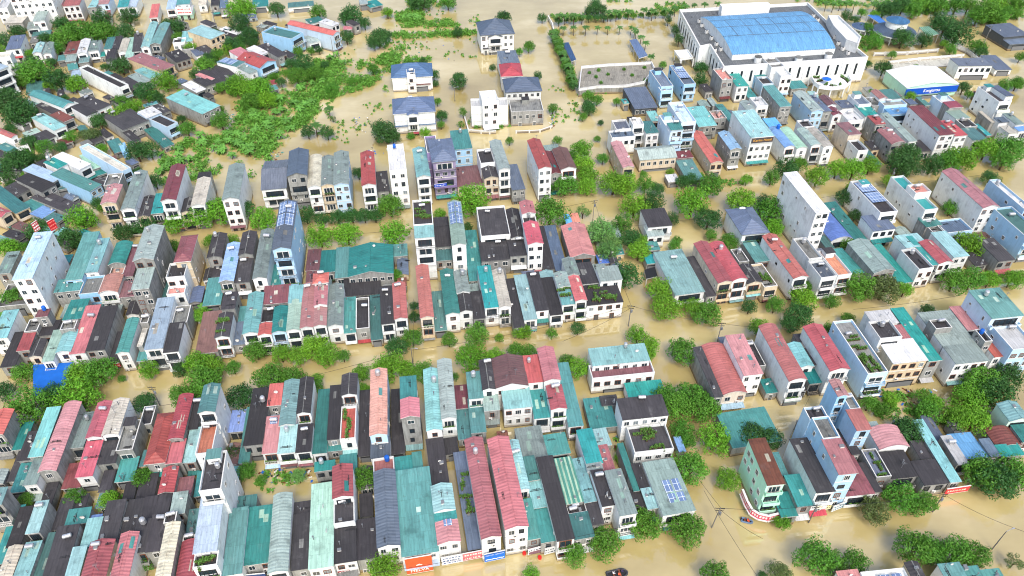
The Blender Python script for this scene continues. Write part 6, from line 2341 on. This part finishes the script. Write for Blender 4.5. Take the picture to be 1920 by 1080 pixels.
# ---- people and boats
def person(name, loc, rz, shirt, trousers, label, pose='sit', sc=1.0, skin=rgb(196, 146, 112)):
    """one skinned body, seated or standing; hair and hat are children"""
    root = empty(name, loc, rz)
    root.scale = (sc,) * 3
    tag(root, label, "person")
    if pose == 'sit':
        V = [(0, 0, .45), (0, .02, .7), (0, .03, .95), (0, .0, 1.08), (0, -.02, 1.2), (0, -.03, 1.32),
             (.12, -.05, .45), (.15, -.45, .5), (.15, -.5, .08), (-.12, -.05, .45), (-.15, -.45, .5), (-.15, -.5, .08),
             (.2, .02, .96), (.27, -.12, .72), (.22, -.36, .62), (-.2, .02, .96), (-.27, -.12, .72), (-.22, -.36, .62)]
    else:
        V = [(0, 0, .92), (0, .0, 1.15), (0, .01, 1.38), (0, 0, 1.5), (0, -.01, 1.6), (0, -.02, 1.73),
             (.1, 0, .88), (.11, -.03, .48), (.11, 0, .06), (-.1, 0, .88), (-.11, .03, .48), (-.11, .04, .06),
             (.2, 0, 1.38), (.26, -.03, 1.1), (.26, -.16, .9), (-.2, 0, 1.38), (-.26, .02, 1.1), (-.24, -.12, .88)]
    E = [(0, 1), (1, 2), (2, 3), (3, 4), (4, 5), (0, 6), (6, 7), (7, 8), (0, 9), (9, 10), (10, 11), (2, 12), (12, 13), (13, 14), (2, 15), (15, 16), (16, 17)]
    Rd = [.14, .13, .15, .06, .09, .085, .1, .075, .05, .1, .075, .05, .07, .05, .04, .07, .05, .04]
    me = bpy.data.meshes.new("body"); me.from_pydata(V, E, []); me.update()
    sh = NT("clothes_" + name + str(int(loc[0] * 10))); g = sh.n("ShaderNodeSeparateXYZ"); sh.l(sh.tc.outputs["Object"], g.inputs[0])
    top, mid_ = (1.1, .5) if pose == 'sit' else (1.46, .92)
    c = sh.mix(sh.math('GREATER_THAN', g.outputs["Z"], mid_), trousers, shirt)
    c = sh.mix(sh.math('GREATER_THAN', g.outputs["Z"], top), c, skin)
    me.materials.append(sh.done(c, .8, .2))
    o = link("body", me, root)
    md = o.modifiers.new("skin", 'SKIN')
    for k, v in enumerate(me.skin_vertices[0].data): v.radius = (Rd[k], Rd[k]); v.use_root = (k == 0)
    sd = o.modifiers.new("sub", 'SUBSURF'); sd.levels = sd.render_levels = 1
    hm = MB(); z = V[5][2] + .02
    n = 10
    for i in range(4):
        for k in range(n):
            a, b = 2 * math.pi * k / n, 2 * math.pi * (k + 1) / n
            e0, e1 = i / 4 * 1.57, (i + 1) / 4 * 1.57
            f = lambda t, e: (V[5][0] + .115 * math.cos(t) * math.cos(e), V[5][1] + .02 + .115 * math.sin(t) * math.cos(e), z - .02 + .12 * math.sin(e))
            hm.face([f(a, e0), f(b, e0), f(b, e1), f(a, e1)])
    hm.build("hair", M_DARK, root)
    return root
def boat(p, rz, L, W, hull, label):
    root = empty("rescue_boat", p, rz)
    tag(root, label, "boat")
    m = MB(); N = 14; prof = []
    def half(t): return W / 2 * (1 if t < .6 else math.sqrt(max(0, 1 - ((t - .6) / .4) ** 2)))
    ring = []
    for k in range(N + 1): t = k / N; ring.append((L * (t - .5), -half(t)))
    for k in range(N, -1, -1): t = k / N; ring.append((L * (t - .5), half(t)))
    for (x0, y0), (x1, y1) in zip(ring, ring[1:] + ring[:1]):
        m.tube((x0, y0, .22), (x1, y1, .22), .2, n=8)
    m.build("tube_hull", hull, root)
    f = MB(); f.face([(x * .97, y * .97, .1) for x, y in ring]); f.build("floor", M_DARK, root)
    s = MB()
    for x in (-L * .2, L * .12): s.box((x, 0, .36), (.3, W * .95, .06), 0)
    s.build("bench", M_WOOD, root)
    e = MB(); e.box((-L / 2 - .15, 0, .45), (.28, .3, .5), 0); e.tube((-L / 2 - .15, 0, .2), (-L / 2 - .2, 0, -.4), .06, n=6); e.build("outboard_motor", M_DARK, root)
    return root
p = pixel_to_world(1158, 1076, 0.3); p.z = 0
boat(p, 0.25, 4.2, 1.8, plain("dark_rubber", rgb(58, 60, 66), 0.5), "dark inflatable boat at the bottom edge carrying people")
ca, sa = math.cos(.25), math.sin(.25)
def onb(x, y): return (p.x + x * ca - y * sa, p.y + x * sa + y * ca, -0.06)
person("person", onb(-.9, .3), 1.9, rgb(225, 226, 230), rgb(50, 54, 66), "person in a white shirt sitting in the inflatable boat")
person("person", onb(.1, -.2), 1.7, rgb(226, 104, 70), rgb(60, 50, 50), "person in an orange life vest sitting in the inflatable boat")
person("person", onb(.9, .25), 1.8, rgb(60, 54, 88), rgb(44, 44, 52), "person in dark clothes sitting in the inflatable boat")
p2 = pixel_to_world(1401, 976, 0.3); p2.z = 0
boat(p2, -0.3, 2.3, 0.95, plain("blue_rubber", rgb(104, 128, 158), 0.5), "small grey-blue boat in front of the mint corner house")
person("person", (p2.x, p2.y, -.06), 1.2, rgb(226, 90, 54), rgb(60, 50, 50), "person in an orange vest sitting in the small grey-blue boat")
M_RED = plain("red_plastic", rgb(206, 44, 40), 0.45)
def barrel(px, py, label):
    q = pixel_to_world(px, py, .3)
    m = MB()
    for z0, z1, r0, r1 in ((-.3, 0, .36, .42), (0, .4, .42, .42), (.4, .62, .42, .36)): m.tube((0, 0, z0), (0, 0, z1), r0, r1, n=12)
    m.tube((0, 0, .62), (0, 0, .7), .12, n=8)
    tag(m.build("plastic_barrel", M_RED, None, (q.x, q.y, 0)), label, "barrel", "red barrels floating by the bottom street fronts")
barrel(983, 1037, "red plastic barrel floating below the tall white shop front")
barrel(1012, 1045, "red plastic barrel floating by the pale sign on the bottom street")
# drifting debris: countless scraps
def debris():
    r = random.Random(4); mb = MB()
    mats = [M_TRIM, M_WOOD, M_BLUEP, ROOF['t'], M_DARK]
    for x0, y0, x1, y1, n in ((486, 880, 585, 905, 60), (690, 265, 735, 290, 16), (500, 285, 530, 310, 40), (430, 205, 450, 225, 20), (740, 490, 765, 505, 30), (660, 220, 695, 250, 25), (760, 75, 860, 115, 16), (1030, 215, 1040, 240, 25), (1640, 730, 1760, 760, 30), (1150, 790, 1170, 850, 20)):
        for k in range(n):
            q = pixel_to_world(r.uniform(x0, x1), r.uniform(y0, y1), 0)
            if roof_height_at(q.x, q.y) > 0: continue
            mb.box((q.x, q.y, r.uniform(.0, .12)), (r.uniform(.2, 1.2), r.uniform(.1, .5), .12), r.randrange(5), r.uniform(0, 3))
    tag(mb.build("debris", mats), kind="stuff")
debris()
